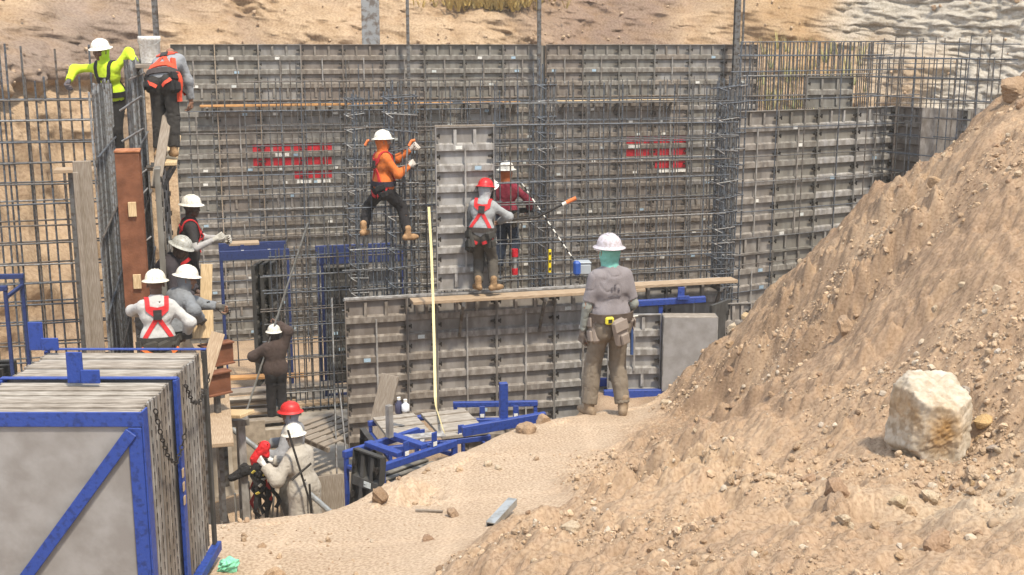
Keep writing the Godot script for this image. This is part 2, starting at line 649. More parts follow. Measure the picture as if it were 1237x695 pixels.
	for i in 2:
		var bm := sdf_mesh(boots.slice(i * 3, i * 3 + 3), minf(cell, 0.014), 0.02)
		part("boot", bm, mk("boot%s" % s.get("boot", lin(0.2, 0.125, 0.07)), s.get("boot", lin(0.2, 0.125, 0.07)), 0.8, M_tex.blotch, Vector3.ONE * 4), root)
	if s.has("hood"):
		var hd := [[head + hup * 0.02 - look * 0.022, head - hup * 0.03 - look * 0.012, 0.1 * sc, 0.096 * sc], [head - hup * 0.05, neck - up * 0.01, 0.082 * sc, 0.085 * sc], [neck + up * 0.01, neck - up * 0.05, 0.078 * sc, 0.088 * sc]]
		if s.get("masked", false):
			hd.append([head - hup * 0.05 + look * 0.03, head - hup * 0.09 + look * 0.05, 0.07 * sc, 0.055 * sc])
		part(s.get("hood_name", "hood"), sdf_mesh(hd, minf(cell, 0.014), 0.03, 0.006, 16), cloth(s.hood), root)
	if s.has("hat"):
		var hm := hat_meshes()
		var ht := Transform3D(Basis(hb.x, hb.y, hb.z) * sc, head + hup * 0.004)
		var hp := part("hard_hat", hm[0], mk("hat%s" % s.hat, s.hat, 0.4, M_tex.scuff, Vector3.ONE * 4), root, ht)
		part("headband", hm[1], mk("black_plastic", lin(0.02, 0.02, 0.02), 0.6), hp)
	# harness and belt
	if s.has("harness"):
		var hc: Color = s.harness
		var hm := mk("strap%s" % hc, hc, 0.75, M_tex.cloth, Vector3.ONE * 6)
		var hs := part("harness", null, hm, root)
		var hst := st_new()
		for g in [-1.0, 1.0]:
			# over the shoulder, crossing at the back, down the chest
			strap_on(hst, shirt, 0.06, [[pel + pup * 0.1 + pr * g * 0.09, -pf + pr * g * 0.5], [chest, -f], [neck - up * 0.09 + rt * g * -0.1 * sc, -f], [neck - up * 0.06 + rt * g * -0.11 * sc, up], [neck - up * 0.1 + rt * g * -0.1 * sc, f], [chest + rt * g * -0.08, f], [pel + pup * 0.1 + pr * g * -0.09, pf]], 0.05 * sc, 0.008)
		strap_on(hst, shirt, 0.06, [[chest - rt * 0.08, f], [chest + rt * 0.08, f]], 0.045, 0.01)
		if s.get("yoke", true):
			strap_on(hst, shirt, 0.06, [[neck - up * 0.07 - rt * 0.1, -f], [neck - up * 0.09, -f], [neck - up * 0.07 + rt * 0.1, -f]], 0.05, 0.01)
		for g in [-1.0, 1.0]:
			strap_on(hst, tr, k, [[pel + pr * g * 0.09 + pup * 0.06, pr * g], [pel + pr * g * 0.09 - pup * 0.08, -pf + pr * g * 0.3], [pel + pr * g * 0.05 - pup * 0.12, -pf - pr * g * 0.1]], 0.045)
		hs.mesh = done(hst)
		var pad := st_new()
		var pc := chest + up * 0.03
		strap_on(pad, shirt, 0.06, [[pc + up * 0.05, -f], [pc - up * 0.06, -f]], 0.09, 0.02)
		part("back_pad", done(pad), mk("black_webbing", lin(0.025, 0.024, 0.024), 0.85), hs)
	if s.has("belt"):
		var bst := st_new()
		var ring := []
		var c := pel + pup * 0.075
		for i in 9:
			var a := TAU * i / 8
			ring.append([c, pr * cos(a) + pf * sin(a)])
		strap_on(bst, shirt + tr, 0.06, ring, 0.075 * sc, 0.012)
		var bp := part("tool_belt", done(bst), mk("beltm%s" % s.belt, s.belt, 0.8, M_tex.blotch, Vector3.ONE * 3), root)
		for q in s.get("pouches", [[200.0, 0.2], [320.0, 0.18]]):
			# angle round the waist (0 = right side, 90 = front), depth of the pouch
			var a: float = deg_to_rad(q[0])
			var d: Vector3 = pr * cos(a) + pf * sin(a)
			var t := d.cross(pup).normalized()
			var h: float = q[1]
			var p0: Vector3 = c + d * 0.175 * sc - pup * (h * 0.5)
			var pw := 0.075
			var pm := cloth(s.get("pouch", lin(0.09, 0.075, 0.06)))
			var pt := Transform3D(Basis(t, pup, t.cross(pup)), p0)
			if pt.basis.z.dot(d) < 0:
				pt.basis = Basis(-t, pup, (-t).cross(pup))
			var po := part("pouch", box_mesh(Vector3(pw * 1.9, snappedf(h, 0.01), 0.075), 0.02), pm, bp, pt * Transform3D(Basis.from_euler(Vector3(0.08, 0, q[0] * 0.001)), Vector3.ZERO))
			part("flap", box_mesh(Vector3(pw * 2.0, snappedf(h * 0.36, 0.01), 0.014), 0.005), pm, po, Transform3D(Basis.from_euler(Vector3(-0.12, 0, 0)), Vector3(0, h * 0.30, 0.044)))
			part("pocket", box_mesh(Vector3(pw * 1.2, snappedf(h * 0.42, 0.01), 0.03), 0.01), pm, po, Transform3D(Basis(), Vector3(0.01, -h * 0.22, 0.05)))
	J.merge({"root": root, "pel": pel, "pup": pup, "pr": pr, "pf": pf, "chest": chest, "neck": neck, "up": up, "f": f, "rt": rt, "head": head, "hb": hb, "shirt": shirt, "tr": tr, "k": 0.06, "hands": hands})
	root.set_meta("joints", "")
	root.remove_meta("joints")
	info = J
	return root

var info := {}

# ---------------------------------------------------------------- ground
var ctl: Array = []
var tps_w := PackedFloat64Array()
const EDGE := [Vector2(-9, -7.3), Vector2(-4.5, -7.4), Vector2(-2.1, -7.6), Vector2(-1.5, -7.95), Vector2(-1.2, -8.15), Vector2(-0.98, -8.6), Vector2(-0.45, -9.55), Vector2(0.14, -10.5), Vector2(0.58, -11.05), Vector2(1.0, -11.35), Vector2(1.5, -11.65), Vector2(2.2, -11.9), Vector2(3.0, -12.05), Vector2(3.73, -12.05), Vector2(4.5, -11.9), Vector2(5.2, -11.7), Vector2(9, -11.6)]
const TOE := [Vector2(-0.62, -5.2), Vector2(-0.56, -6.0), Vector2(-0.2, -6.7), Vector2(0.12, -7.2), Vector2(0.25, -8.2), Vector2(0.75, -9.5), Vector2(1.25, -10.6), Vector2(1.5, -11.8)]
var carve := []

func tps_u(r2: float) -> float:
	return 0.0 if r2 < 1e-9 else 0.5 * r2 * log(r2)

func tps_solve() -> void:
	var n := ctl.size()
	var m := n + 3
	var a := []
	for i in m:
		var row := PackedFloat64Array()
		row.resize(m + 1)
		a.append(row)
	for i in n:
		var p: Vector3 = ctl[i]
		for j in n:
			var q: Vector3 = ctl[j]
			a[i][j] = tps_u(Vector2(p.x - q.x, p.z - q.z).length_squared())
		a[i][i] += 0.02
		a[i][n] = 1.0
		a[i][n + 1] = p.x
		a[i][n + 2] = p.z
		a[n][i] = 1.0
		a[n + 1][i] = p.x
		a[n + 2][i] = p.z
		a[i][m] = p.y
	for c in m:
		var best := c
		for r in range(c, m):
			if absf(a[r][c]) > absf(a[best][c]):
				best = r
		var tmp = a[c]
		a[c] = a[best]
		a[best] = tmp
		for r in range(c + 1, m):
			var f: float = a[r][c] / a[c][c]
			if f != 0.0:
				for k in range(c, m + 1):
					a[r][k] -= f * a[c][k]
	tps_w.resize(m)
	for r in range(m - 1, -1, -1):
		var s: float = a[r][m]
		for k in range(r + 1, m):
			s -= a[r][k] * tps_w[k]
		tps_w[r] = s / a[r][r]

func tps(x: float, z: float) -> float:
	var n := ctl.size()
	var h := tps_w[n] + tps_w[n + 1] * x + tps_w[n + 2] * z
	for i in n:
		var p: Vector3 = ctl[i]
		var dx := x - p.x
		var dz := z - p.z
		h += tps_w[i] * tps_u(dx * dx + dz * dz)
	return h

func side_of(line: Array, p: Vector2) -> float:
	# signed distance to a polyline: positive to the left of its direction in plan (x right, z towards the camera)
	var best := 1e9
	var sgn := 1.0
	for i in line.size() - 1:
		var a: Vector2 = line[i]
		var b: Vector2 = line[i + 1]
		var q := Geometry2D.get_closest_point_to_segment(p, a, b)
		var d := p.distance_to(q)
		if d < best - 1e-6:
			best = d
			sgn = -signf((b - a).cross(p - a))
	return best * sgn

var clod_noise := FastNoiseLite.new()
var tps_grid := PackedFloat32Array()
const TG := 0.1
const TX0 := -9.0
const TZ0 := -13.2
const TNX := 182
const TNZ := 122

func base_height(x: float, z: float) -> float:
	# smooth lie of the land, read between the points of a fine grid
	var gx := clampf((x - TX0) / TG, 0, TNX - 1.01)
	var gz := clampf((z - TZ0) / TG, 0, TNZ - 1.01)
	var ix := int(gx)
	var iz := int(gz)
	var fx := gx - ix
	var fz := gz - iz
	var i := iz * TNX + ix
	return lerpf(lerpf(tps_grid[i], tps_grid[i + 1], fx), lerpf(tps_grid[i + TNX], tps_grid[i + TNX + 1], fx), fz)

func rough_at(x: float, z: float) -> float:
	var d := -side_of(TOE, Vector2(x, z)) + land_noise.get_noise_2d(x * 14.0, z * 14.0) * 0.25
	return smoothstep(-0.12, 0.35, d)

func land(x: float, z: float) -> float:
	var h := base_height(x, z)
	var ro := rough_at(x, z)
	var n1 := land_noise.get_noise_2d(x * 9.0, z * 9.0)
	var n2 := land_noise.get_noise_3d(x * 31.0 + 40.0, h * 31.0, z * 31.0)
	var n3 := land_noise.get_noise_3d(x * 95.0, h * 95.0, z * 95.0 + 70.0)
	# gullies run down the slope, from the upper right to the lower left
	var gu := land_noise.get_noise_2d((z + x * 0.1 + n1 * 0.3) * 15.0, x * 3.2 + 90.0)
	var lump := land_noise.get_noise_2d(x * 20.0 + 11.0, z * 20.0 - 33.0)
	lump = maxf(lump, 0.0)
	var c1 := clod_noise.get_noise_2d(x * 9.0 + n2 * 1.5, z * 9.0)
	var c2 := clod_noise.get_noise_2d(x * 24.0, z * 24.0 + 50.0)
	var n4 := land_noise.get_noise_2d(x * 260.0, z * 260.0)
	var cl := smoothstep(-0.15, 0.35, land_noise.get_noise_2d(x * 17.0 - 60.0, z * 17.0 + 20.0))
	h += ro * ((-c1 - 0.6) * 0.10 * cl + (-c2 - 0.6) * 0.06 * (0.35 + cl) + n4 * 0.022)
	h += (1.0 - ro) * n4 * 0.003
	h += ro * (n1 * 0.16 + n2 * 0.07 + n3 * 0.05 - absf(gu) * 0.015 + lump * 0.12)
	h += (1.0 - ro) * (n1 * 0.035 + n2 * 0.012 + n3 * 0.006)
	if z > -7.5:
		h += 0.05 * smoothstep(0.1, 0.9, ro) * smoothstep(-7.5, -6.8, z) * (1.0 + n2)
	for c in carve:
		var d := Vector2(x - c[0], z - c[1])
		var r2: float = d.length_squared() / (c[2] * c[2])
		if r2 < 6.0:
			# a small scarp: a step that faces the given way
			h += c[3] * exp(-r2) * tanh((d.dot(c[4]) + n2 * 0.10) * 22.0) * (0.75 + n3)
	var e := -side_of(EDGE, Vector2(x, z)) * -1.0
	e += n1 * 0.10 + n2 * 0.05
	if e > -0.25:
		var t := e + 0.25
		var drop := t * t * 0.9 if t < 0.45 else 0.182 + (t - 0.45) * (1.25 if x < 1.2 else 1.0)
		h -= drop
		h += n2 * 0.05 + absf(n1) * 0.08 * minf(t, 1.0)
	return maxf(h, 0.2)

func grid_mesh(x0: float, z0: float, nx: int, nz: int, cell: float, height: Callable, color: Callable, hole := Rect2()) -> ArrayMesh:
	var v := PackedVector3Array()
	var c := PackedColorArray()
	var nn := PackedVector3Array()
	v.resize(nx * nz)
	c.resize(nx * nz)
	nn.resize(nx * nz)
	for iz in nz:
		for ix in nx:
			var x := x0 + ix * cell
			var z := z0 + iz * cell
			v[iz * nx + ix] = Vector3(x, height.call(x, z), z)
	for iz in nz:
		for ix in nx:
			var i := iz * nx + ix
			var dx := v[iz * nx + mini(ix + 1, nx - 1)] - v[iz * nx + maxi(ix - 1, 0)]
			var dz := v[mini(iz + 1, nz - 1) * nx + ix] - v[maxi(iz - 1, 0) * nx + ix]
			nn[i] = dz.cross(dx).normalized()
			c[i] = color.call(v[i], nn[i])
	var tri := PackedInt32Array()
	tri.resize((nx - 1) * (nz - 1) * 6)
	var t := 0
	for iz in nz - 1:
		for ix in nx - 1:
			var i := iz * nx + ix
			if hole.has_area() and hole.has_point(Vector2(v[i].x, v[i].z)) and hole.has_point(Vector2(v[i + nx + 1].x, v[i + nx + 1].z)):
				continue
			tri[t] = i
			tri[t + 1] = i + 1
			tri[t + 2] = i + nx
			tri[t + 3] = i + 1
			tri[t + 4] = i + nx + 1
			tri[t + 5] = i + nx
			t += 6
	tri.resize(t)
	var arr := []
	arr.resize(Mesh.ARRAY_MAX)
	arr[Mesh.ARRAY_VERTEX] = v
	arr[Mesh.ARRAY_NORMAL] = nn
	arr[Mesh.ARRAY_COLOR] = c
	arr[Mesh.ARRAY_INDEX] = tri
	var am := ArrayMesh.new()
	am.add_surface_from_arrays(Mesh.PRIMITIVE_TRIANGLES, arr)
	return am

func land_color(p: Vector3, _n: Vector3) -> Color:
	var ro := rough_at(p.x, p.z)
	var a := land_noise.get_noise_2d(p.x * 6.0 + 200.0, p.z * 6.0) * 0.5 + 0.5
	var b := land_noise.get_noise_2d(p.x * 25.0, p.z * 25.0 + 300.0) * 0.5 + 0.5
	var c := land_noise.get_noise_2d(p.x * 3.0 - 500.0, p.z * 3.0)
	var path := DUST.lerp(DUST2, b)
	var slope := SOIL.lerp(SOIL2, a).lerp(SOIL3, smoothstep(0.05, 0.4, c))
	slope = slope.lerp(SOIL4, smoothstep(0.58, 0.8, b) * 0.4)
	# darker, stonier earth along the crest
	slope = slope.lerp(SOIL2 * 0.9, smoothstep(-9.3, -11.2, p.z + b * 2.0 - 1.0 + c) * 0.75)
	var col := path.lerp(slope, ro)
	# the broken edge above the pit shows fresh darker earth
	var e := side_of(EDGE, Vector2(p.x, p.z))
	col = col.lerp(SOIL2, smoothstep(-0.1, 0.5, e) * 0.6)
	return col

const DUST := Color(0.515, 0.40, 0.295)
const DUST2 := Color(0.455, 0.342, 0.245)
const SOIL := Color(0.45, 0.327, 0.222)
const SOIL2 := Color(0.285, 0.196, 0.132)
const SOIL3 := Color(0.44, 0.338, 0.24)
const SOIL4 := Color(0.49, 0.36, 0.245)

var bank_spots := []

func bank_mesh() -> ArrayMesh:
	# the cut face and the spoil above it, all round the far side of the pit
	var curve := Curve3D.new()
	for p in [Vector2(-20, -14.0), Vector2(-15, -17.2), Vector2(-10.6, -20.3), Vector2(-9.2, -22.6), Vector2(-8.7, -26), Vector2(-8.0, -28.3), Vector2(-3, -30.2), Vector2(2, -31.6), Vector2(6, -32.6), Vector2(9.6, -32.0), Vector2(12, -29.6), Vector2(13.4, -26), Vector2(14, -21), Vector2(15, -12)]:
		curve.add_point(Vector3(p.x, 0, p.y), Vector3(-1, 0, 0) * 0.01, Vector3(1, 0, 0) * 0.01)
	var length := curve.get_baked_length()
	var nu := 600
	var nv := 185
	var v := PackedVector3Array()
	var c := PackedColorArray()
	for i in nu:
		var s := length * i / (nu - 1)
		var p := curve.sample_baked(s)
		var q := curve.sample_baked(minf(s + 1.5, length)) - curve.sample_baked(maxf(s - 1.5, 0))
		q.y = 0
		var out := q.cross(Vector3.UP).normalized() * -1.0     # away from the pit
		for j in nv:
			var t := float(j) / (nv - 1)
			# steep cut up to about 6.6 m, then the spoil leaning back
			var y := t * 16.0
			if j < 35:
				y = 5.0 * j / 35.0
			elif j < 160:
				y = 5.0 + 4.5 * (j - 35) / 125.0
			else:
				y = 9.5 + 6.5 * (j - 160) / 24.0
			var back := y * 0.36 if y < 6.4 else 2.3 + (y - 6.4) * (1.35 + 0.3 * land_noise.get_noise_2d(s * 4.0, 50.0))
			var rock := smoothstep(8.7, 10.2, p.x + land_noise.get_noise_2d(s * 9.0, y * 9.0) * 1.2 + (y - 7.0) * 0.4)
			if rock > 0.0:
				back = lerpf(back, y * 0.55, rock)
			var pos := p + out * back + Vector3.UP * y
			var n1 := land_noise.get_noise_3d(pos.x * 6.0, pos.y * 6.0, pos.z * 6.0)
			var n2 := land_noise.get_noise_3d(pos.x * 22.0, pos.y * 22.0, pos.z * 22.0)
			var n3 := land_noise.get_noise_3d(pos.x * 70.0, pos.y * 70.0, pos.z * 70.0)
			var amp := 1.0 - rock
			var d := n1 * 0.8 * amp + n2 * 0.22 * (1.0 - rock * 0.6) + n3 * 0.10
			if rock > 0.0:
				var yy := y * 2.1 + land_noise.get_noise_2d(s * 5.0, 12.0) * 0.9 + s * 0.05
				var saw := yy - floorf(yy)
				var bed := land_noise.get_noise_2d(s * 14.0 + floorf(yy) * 37.0, floorf(yy) * 11.0)
				var crack := exp(-pow((saw - 0.5) / (0.07 + 0.04 * bed), 2.0)) * smoothstep(-0.2, 0.2, bed)
				d += rock * (-0.12 + bed * 0.14 + crack * 0.12 + saw * 0.06 + n3 * 0.12 + absf(n2) * 0.05)
			# a dark undercut below the top of the cut on the left
			if p.x < -8.0:
				d += 0.5 * exp(-pow((y - 5.9 - n1 * 0.7) / 0.22, 2.0))
			pos += out * d - Vector3.UP * absf(n2) * 0.1
			v.append(pos)
			var m := land_noise.get_noise_2d(s * 5.0 + 900.0, y * 7.0) 
			var col := Color(0.49, 0.36, 0.24).lerp(Color(0.40, 0.285, 0.185), clampf(n2 + 0.5, 0, 1))
			col = col.lerp(Color(0.31, 0.235, 0.18), smoothstep(0.05, 0.35, m) * 0.45)
			# the grey spoil heap on the left and the brown one right of the middle
			if y > 6.2:
				var g1 := exp(-pow((pos.x + 10.6) / 1.5, 4.0))
				var g2 := exp(-pow((pos.x - 2.9 - n1) / 2.4, 4.0))
				col = col.lerp(Color(0.27, 0.21, 0.175), clampf(g1 + n1 * 0.4, 0, 1) * 0.9)
				col = col.lerp(Color(0.25, 0.178, 0.14), clampf(g2 + n1 * 0.5, 0, 1) * 0.9)
				col = col.lerp(Color(0.36, 0.235, 0.125), clampf(exp(-pow((pos.x - 9.0) / 2.4, 2.0)) + n2 * 0.7, 0, 1) * 0.7)
			col = col.lerp(Color(0.53, 0.485, 0.42).lerp(Color(0.46, 0.42, 0.36), clampf(n1 * 1.5 + 0.4, 0, 1)), rock)
			c.append(col)
			if y > 5.5 and y < 9.5:
				bank_spots.append(pos)
	var tri := PackedInt32Array()
	for i in nu - 1:
		for j in nv - 1:
			var a := i * nv + j
			tri.append_array([a, a + 1, a + nv, a + 1, a + nv + 1, a + nv])
	var st := SurfaceTool.new()
	var arr := []
	arr.resize(Mesh.ARRAY_MAX)
	arr[Mesh.ARRAY_VERTEX] = v
	arr[Mesh.ARRAY_COLOR] = c
	arr[Mesh.ARRAY_INDEX] = tri
	st.create_from_arrays(arr)
	st.generate_normals()
	return st.commit()

func stone_mesh(seed_n: int, detail := 7, flat := 1.0, angular := 0.35) -> ArrayMesh:
	# a worn, angular stone: a ball cut by random planes and roughened
	var r := RandomNumberGenerator.new()
	r.seed = seed_n
	var planes := []
	for i in 14:
		planes.append([Vector3(r.randfn(), r.randfn(), r.randfn()).normalized(), r.randf_range(0.52, 0.9)])
	var fn := FastNoiseLite.new()
	fn.seed = seed_n
	fn.frequency = 1.2
	var sp := SphereMesh.new()
	sp.radius = 1.0
	sp.height = 2.0
	sp.radial_segments = detail * 2
	sp.rings = detail
	var a := sp.get_mesh_arrays()
	var v: PackedVector3Array = a[Mesh.ARRAY_VERTEX]
	for i in v.size():
		var d := v[i].normalized()
		var len := 1.0
		for p in planes:
			var q: float = d.dot(p[0])
			if q > 0.05:
				len = minf(len, minf(1.0, p[1] / q))
		len += fn.get_noise_3dv(d * 1.5) * angular * 0.3 + fn.get_noise_3dv(d * 4.0) * 0.05
		v[i] = d * len * Vector3(1.0, flat, 0.9)
	var ix: PackedInt32Array = a[Mesh.ARRAY_INDEX]
	var st := st_new()
	for i in ix:
		st.add_vertex(v[i])
	return done(st)

func scatter(called: String, mesh: Mesh, m: Material, spots: Array) -> void:
	# spots: [Transform3D, Color]
	var mm := MultiMesh.new()
	mm.transform_format = MultiMesh.TRANSFORM_3D
	mm.use_colors = true
	mm.mesh = mesh
	mm.instance_count = spots.size()
	for i in spots.size():
		mm.set_instance_transform(i, spots[i][0])
		mm.set_instance_color(i, spots[i][1])
	var o := MultiMeshInstance3D.new()
	o.name = numbered(self, called)
	o.multimesh = mm
	o.material_override = m
	add_child(o, true)
	stuff(o)
	if called == "pebbles":
		tag(o, "pebbles and small clods strewn over the brown dirt slope", "pebbles")
	elif called == "clods":
		tag(o, "dark crumbs of earth lying on the far sandy bank", "clods")
	elif called == "dry_grass":
		tag(o, "dry yellow grass at the top of the far bank", "grass")

# ---------------------------------------------------------------- formwork
func panel_set(w: float, h: float) -> Dictionary:
	var key := "panel%.2f_%.2f" % [w, h]
	if meshes.has(key):
		return meshes[key]
	var rows := int(round(h / 0.305))
	var pitch := h / rows
	var st := st_new()
	box(st, Vector3(0, h / 2, 0.006), Vector3(w - 0.006, h - 0.006, 0.012))
	for s in [-1.0, 1.0]:
		box(st, Vector3(s * (w / 2 - 0.008), h / 2, 0.040), Vector3(0.012, h - 0.004, 0.056))
	box(st, Vector3(0, 0.008, 0.0405), Vector3(w - 0.034, 0.014, 0.055))
	box(st, Vector3(0, h - 0.008, 0.0405), Vector3(w - 0.034, 0.014, 0.055))
	var d := {"rows": rows, "pitch": pitch, "plate": done(st)}
	# a rib with sloping top and bottom
	st = st_new()
	var hw := w / 2 - 0.0155
	var q := [Vector2(-0.062, 0.0125), Vector2(-0.046, 0.062), Vector2(0.040, 0.062), Vector2(0.066, 0.0125)]
	for i in 4:
		var a: Vector2 = q[i]
		var b: Vector2 = q[(i + 1) % 4]
		quad(st, Vector3(-hw, a.x, a.y), Vector3(hw, a.x, a.y), Vector3(hw, b.x, b.y), Vector3(-hw, b.x, b.y))
	d.rib = done(st)
	d.stud = box_mesh(Vector3(0.024, snappedf(pitch * (rows - 2), 0.001), 0.016), 0.0, Vector3(0, 0, 0.0715))
	d.stub = box_mesh(Vector3(0.045, snappedf(pitch - 0.09, 0.001), 0.044), 0.0, Vector3(0, 0, 0.0345))
	st = st_new()
	for i in rows:
		for e in [[w / 2 - 0.055, 0.07], [-w / 2 + 0.035, 0.03]]:
			box(st, Vector3(e[0], (i + 0.5) * pitch + 0.02, 0.062), Vector3(e[1], 0.034, 0.026))
			box(st, Vector3(e[0] + 0.02, (i + 0.5) * pitch + 0.02, 0.075), Vector3(0.016, 0.07, 0.02))
	d.bolts = done(st)
	meshes[key] = d
	return d

func form_panel(parent: Node, at: Vector3, w: float, h: float, tone := -1, tags := 0.35, stud := true) -> MeshInstance3D:
	var d := panel_set(w, h)
	var tones: Array = M_tex.panel
	if tone < 0:
		tone = [0, 0, 1, 1, 2, 3][rng.randi() % 6]
	var m: Material = tones[tone]
	var top := parent == self
	var o := part("form_panel", d.plate, M_tex.plate[tone if rng.randf() < 0.5 else [0, 1, 3, 4][rng.randi() % 4]], parent, Transform3D(Basis(), at))
	for i in range(1, d.rows):
		part("rib", d.rib, m, o, Transform3D(Basis(), Vector3(0, i * d.pitch, 0)))
		if rng.randf() < tags:
			var tx := rng.randf_range(-0.3, 0.3) * w
			part("label_tag", box_mesh(Vector3(0.10, 0.055, 0.004)), M_tex.tags[rng.randi() % 3], o, Transform3D(Basis(), Vector3(tx, i * d.pitch - 0.003, 0.065)))
	if stud:
		part("stud", d.stud, M_tex.panel[(tone + 1) % 3], o, Transform3D(Basis(), Vector3(0, h / 2, 0)))
	for i in [0, d.rows - 1]:
		for s in [-1.0, 1.0]:
			part("stub", d.stub, m, o, Transform3D(Basis(), Vector3(s * w / 6.0, (i + 0.5) * d.pitch, 0)))
	stuff(part("wedge_bolts", d.bolts, M_tex.dark, o))
	return o

func form_wall(label: String, at: Vector3, turn: float, cols: int, w: float, tiers: Array, group := "", tones := []) -> Node3D:
	var t := thing("formwork_wall", label, "formwork", at, turn, group)
	for i in cols:
		var y := 0.0
		for h in tiers:
			form_panel(t, Vector3((i + 0.5) * w, y + 0.002, rng.randf_range(-0.006, 0.006)), w - 0.004, h - 0.004, tones[rng.randi() % tones.size()] if tones.size() else -1, 0.45)
			y += h
	return t

func rebar_mat(label: String, at: Vector3, turn: float, length: float, y0: float, y1: float, vs: float, hs: float, o := {}) -> Node3D:
	var t := thing("rebar_mat", label, "rebar", at, turn, o.get("group", "rebar mats of the new walls"))
	var r: float = o.get("r", 0.0115)
	for layer in o.get("layers", [0.0]):
		var n := int(length / vs)
		for i in n + 1:
			var x: float = i * vs + rng.randf_range(-0.3, 0.3) * vs * o.get("jitter", 0.35) + (0.5 * vs if layer != 0.0 else 0.0)
			var top: float = y1 + (rng.randf_range(-0.02, 0.02) if o.get("even", false) else rng.randf_range(-0.04, 0.10)) + (o.get("tall", 0.0) if rng.randf() < o.get("tall_share", 0.0) else 0.0)
			var tilt := rng.randf_range(-0.03, 0.03)
			bar("vertical_bar", Vector3(x, y0, layer), Vector3(x + tilt, top, layer + rng.randf_range(-0.03, 0.03)), r, (M_tex.rebar[rng.randi() % 3] if not o.has("mat") else (o.mat if rng.randf() < 0.55 else M_tex.rebar[0])), t)
		var m := int((y1 - y0) / hs)
		for j in m + 1:
			var y: float = y0 + 0.12 + j * hs + rng.randf_range(-0.02, 0.02)
			if y > y1 + 0.02:
				break
			bar("horizontal_bar", Vector3(-rng.randf_range(0.05, 0.25), y, layer + r * 2.1), Vector3(length + rng.randf_range(0.05, 0.25), y + rng.randf_range(-0.03, 0.03), layer + r * 2.1), r * 0.9, M_tex.rebar[rng.randi() % 3 if rng.randf() < 0.92 else 3], t)
	return t

func rack_frame(label: String, at: Vector3, turn: float, w: float, h: float, d: float, o := {}) -> Node3D:
	# a blue steel stacking frame: base rails, corner posts, top rails, lifting lugs
	var t := thing("steel_rack", label, "rack", at, turn, "blue steel racks for form panels")
	var b: Material = o.get("paint", M_tex.blue)
	var s: float = o.get("bar", 0.08)
	for z in [-d / 2, d / 2]:
		beam("bottom_rail", Vector3(-w / 2 + s / 2, s / 2, z), Vector3(w / 2 - s / 2, s / 2, z), s, s * 0.8, b, t, 0.006)
		beam("top_rail", Vector3(-w / 2 - 0.03, h + 0.002, z), Vector3(w / 2 + 0.03, h + 0.002, z), o.get("top", s), s * 0.9, b, t, 0.006)
	for x in [-w / 2, w / 2]:
		for z in [-d / 2, d / 2]:
			beam("post", Vector3(x, 0, z), Vector3(x, h - o.get("top", s) / 2, z), s * 0.7, s * 0.65, b, t, 0.006, Vector3(0, 0, 1))
		beam("cross_rail", Vector3(x, h - 0.12, -d / 2 + 0.035), Vector3(x, h - 0.12, d / 2 - 0.035), s * 0.7, s * 0.7, b, t, 0.006, Vector3(0, 1, 0))
	for x in [-w * 0.18, w * 0.22]:
		var l := part("lifting_lug", box_mesh(Vector3(0.07, 0.16, 0.014), 0.004), b, t, Transform3D(Basis(), Vector3(x, h + s / 2 + 0.08, d / 2)))
		part("tag", box_mesh(Vector3(0.05, 0.045, 0.004)), M_tex.tags[0], l, Transform3D(Basis(), Vector3(0, -0.04, 0.012)))
	return t

# ---------------------------------------------------------------- the scene
func _ready() -> void:
	rng.seed = 11
	# camera, sky, sun, exposure
	var cam := Camera3D.new()
	cam.name = "camera"
	cam.fov = 27.88
	cam.near = 0.1
	cam.far = 400.0
	cam.position = Vector3(0, 7.0, 0)
	cam.rotation = Vector3(deg_to_rad(-11.8), 0, 0)
	add_child(cam)
	cam.current = true
	var env := Environment.new()
	env.background_mode = Environment.BG_SKY
	var sky := ProceduralSkyMaterial.new()
	sky.sky_top_color = lin(0.50, 0.58, 0.70)
	sky.sky_horizon_color = lin(0.80, 0.79, 0.76)
	sky.sky_curve = 0.2
	sky.ground_bottom_color = lin(0.25, 0.18, 0.12)
	sky.ground_horizon_color = lin(0.5, 0.42, 0.33)
	sky.sun_angle_max = 12.0
	sky.sky_energy_multiplier = 1.15
	env.sky = Sky.new()
	env.sky.sky_material = sky
	env.tonemap_mode = Environment.TONE_MAPPER_LINEAR
	env.tonemap_exposure = EXPOSURE
	env.sdfgi_enabled = true
	env.ssao_enabled = true
	env.ssil_enabled = true
	env.fog_enabled = true
	env.fog_density = 0.0012
	env.fog_light_color = lin(0.72, 0.68, 0.62)
	var we := WorldEnvironment.new()
	we.name = "daylight"
	we.environment = env
	add_child(we)
	var sun := DirectionalLight3D.new()
	sun.name = "sun"
	sun.light_energy = 1.12
	sun.light_color = Color(1.0, 0.955, 0.87)
	sun.light_angular_distance = 5.0
	sun.shadow_enabled = true
	add_child(sun)
	sun.look_at_from_position(Vector3(2.7, 9.0, 4.2), Vector3.ZERO)
	materials()
	ground()
	back_walls()
	right_walls()
	front_wall()
	left_side()
	crate()
	racks()
	pit_things()
	people()
	small_things()

const EXPOSURE := 1.78

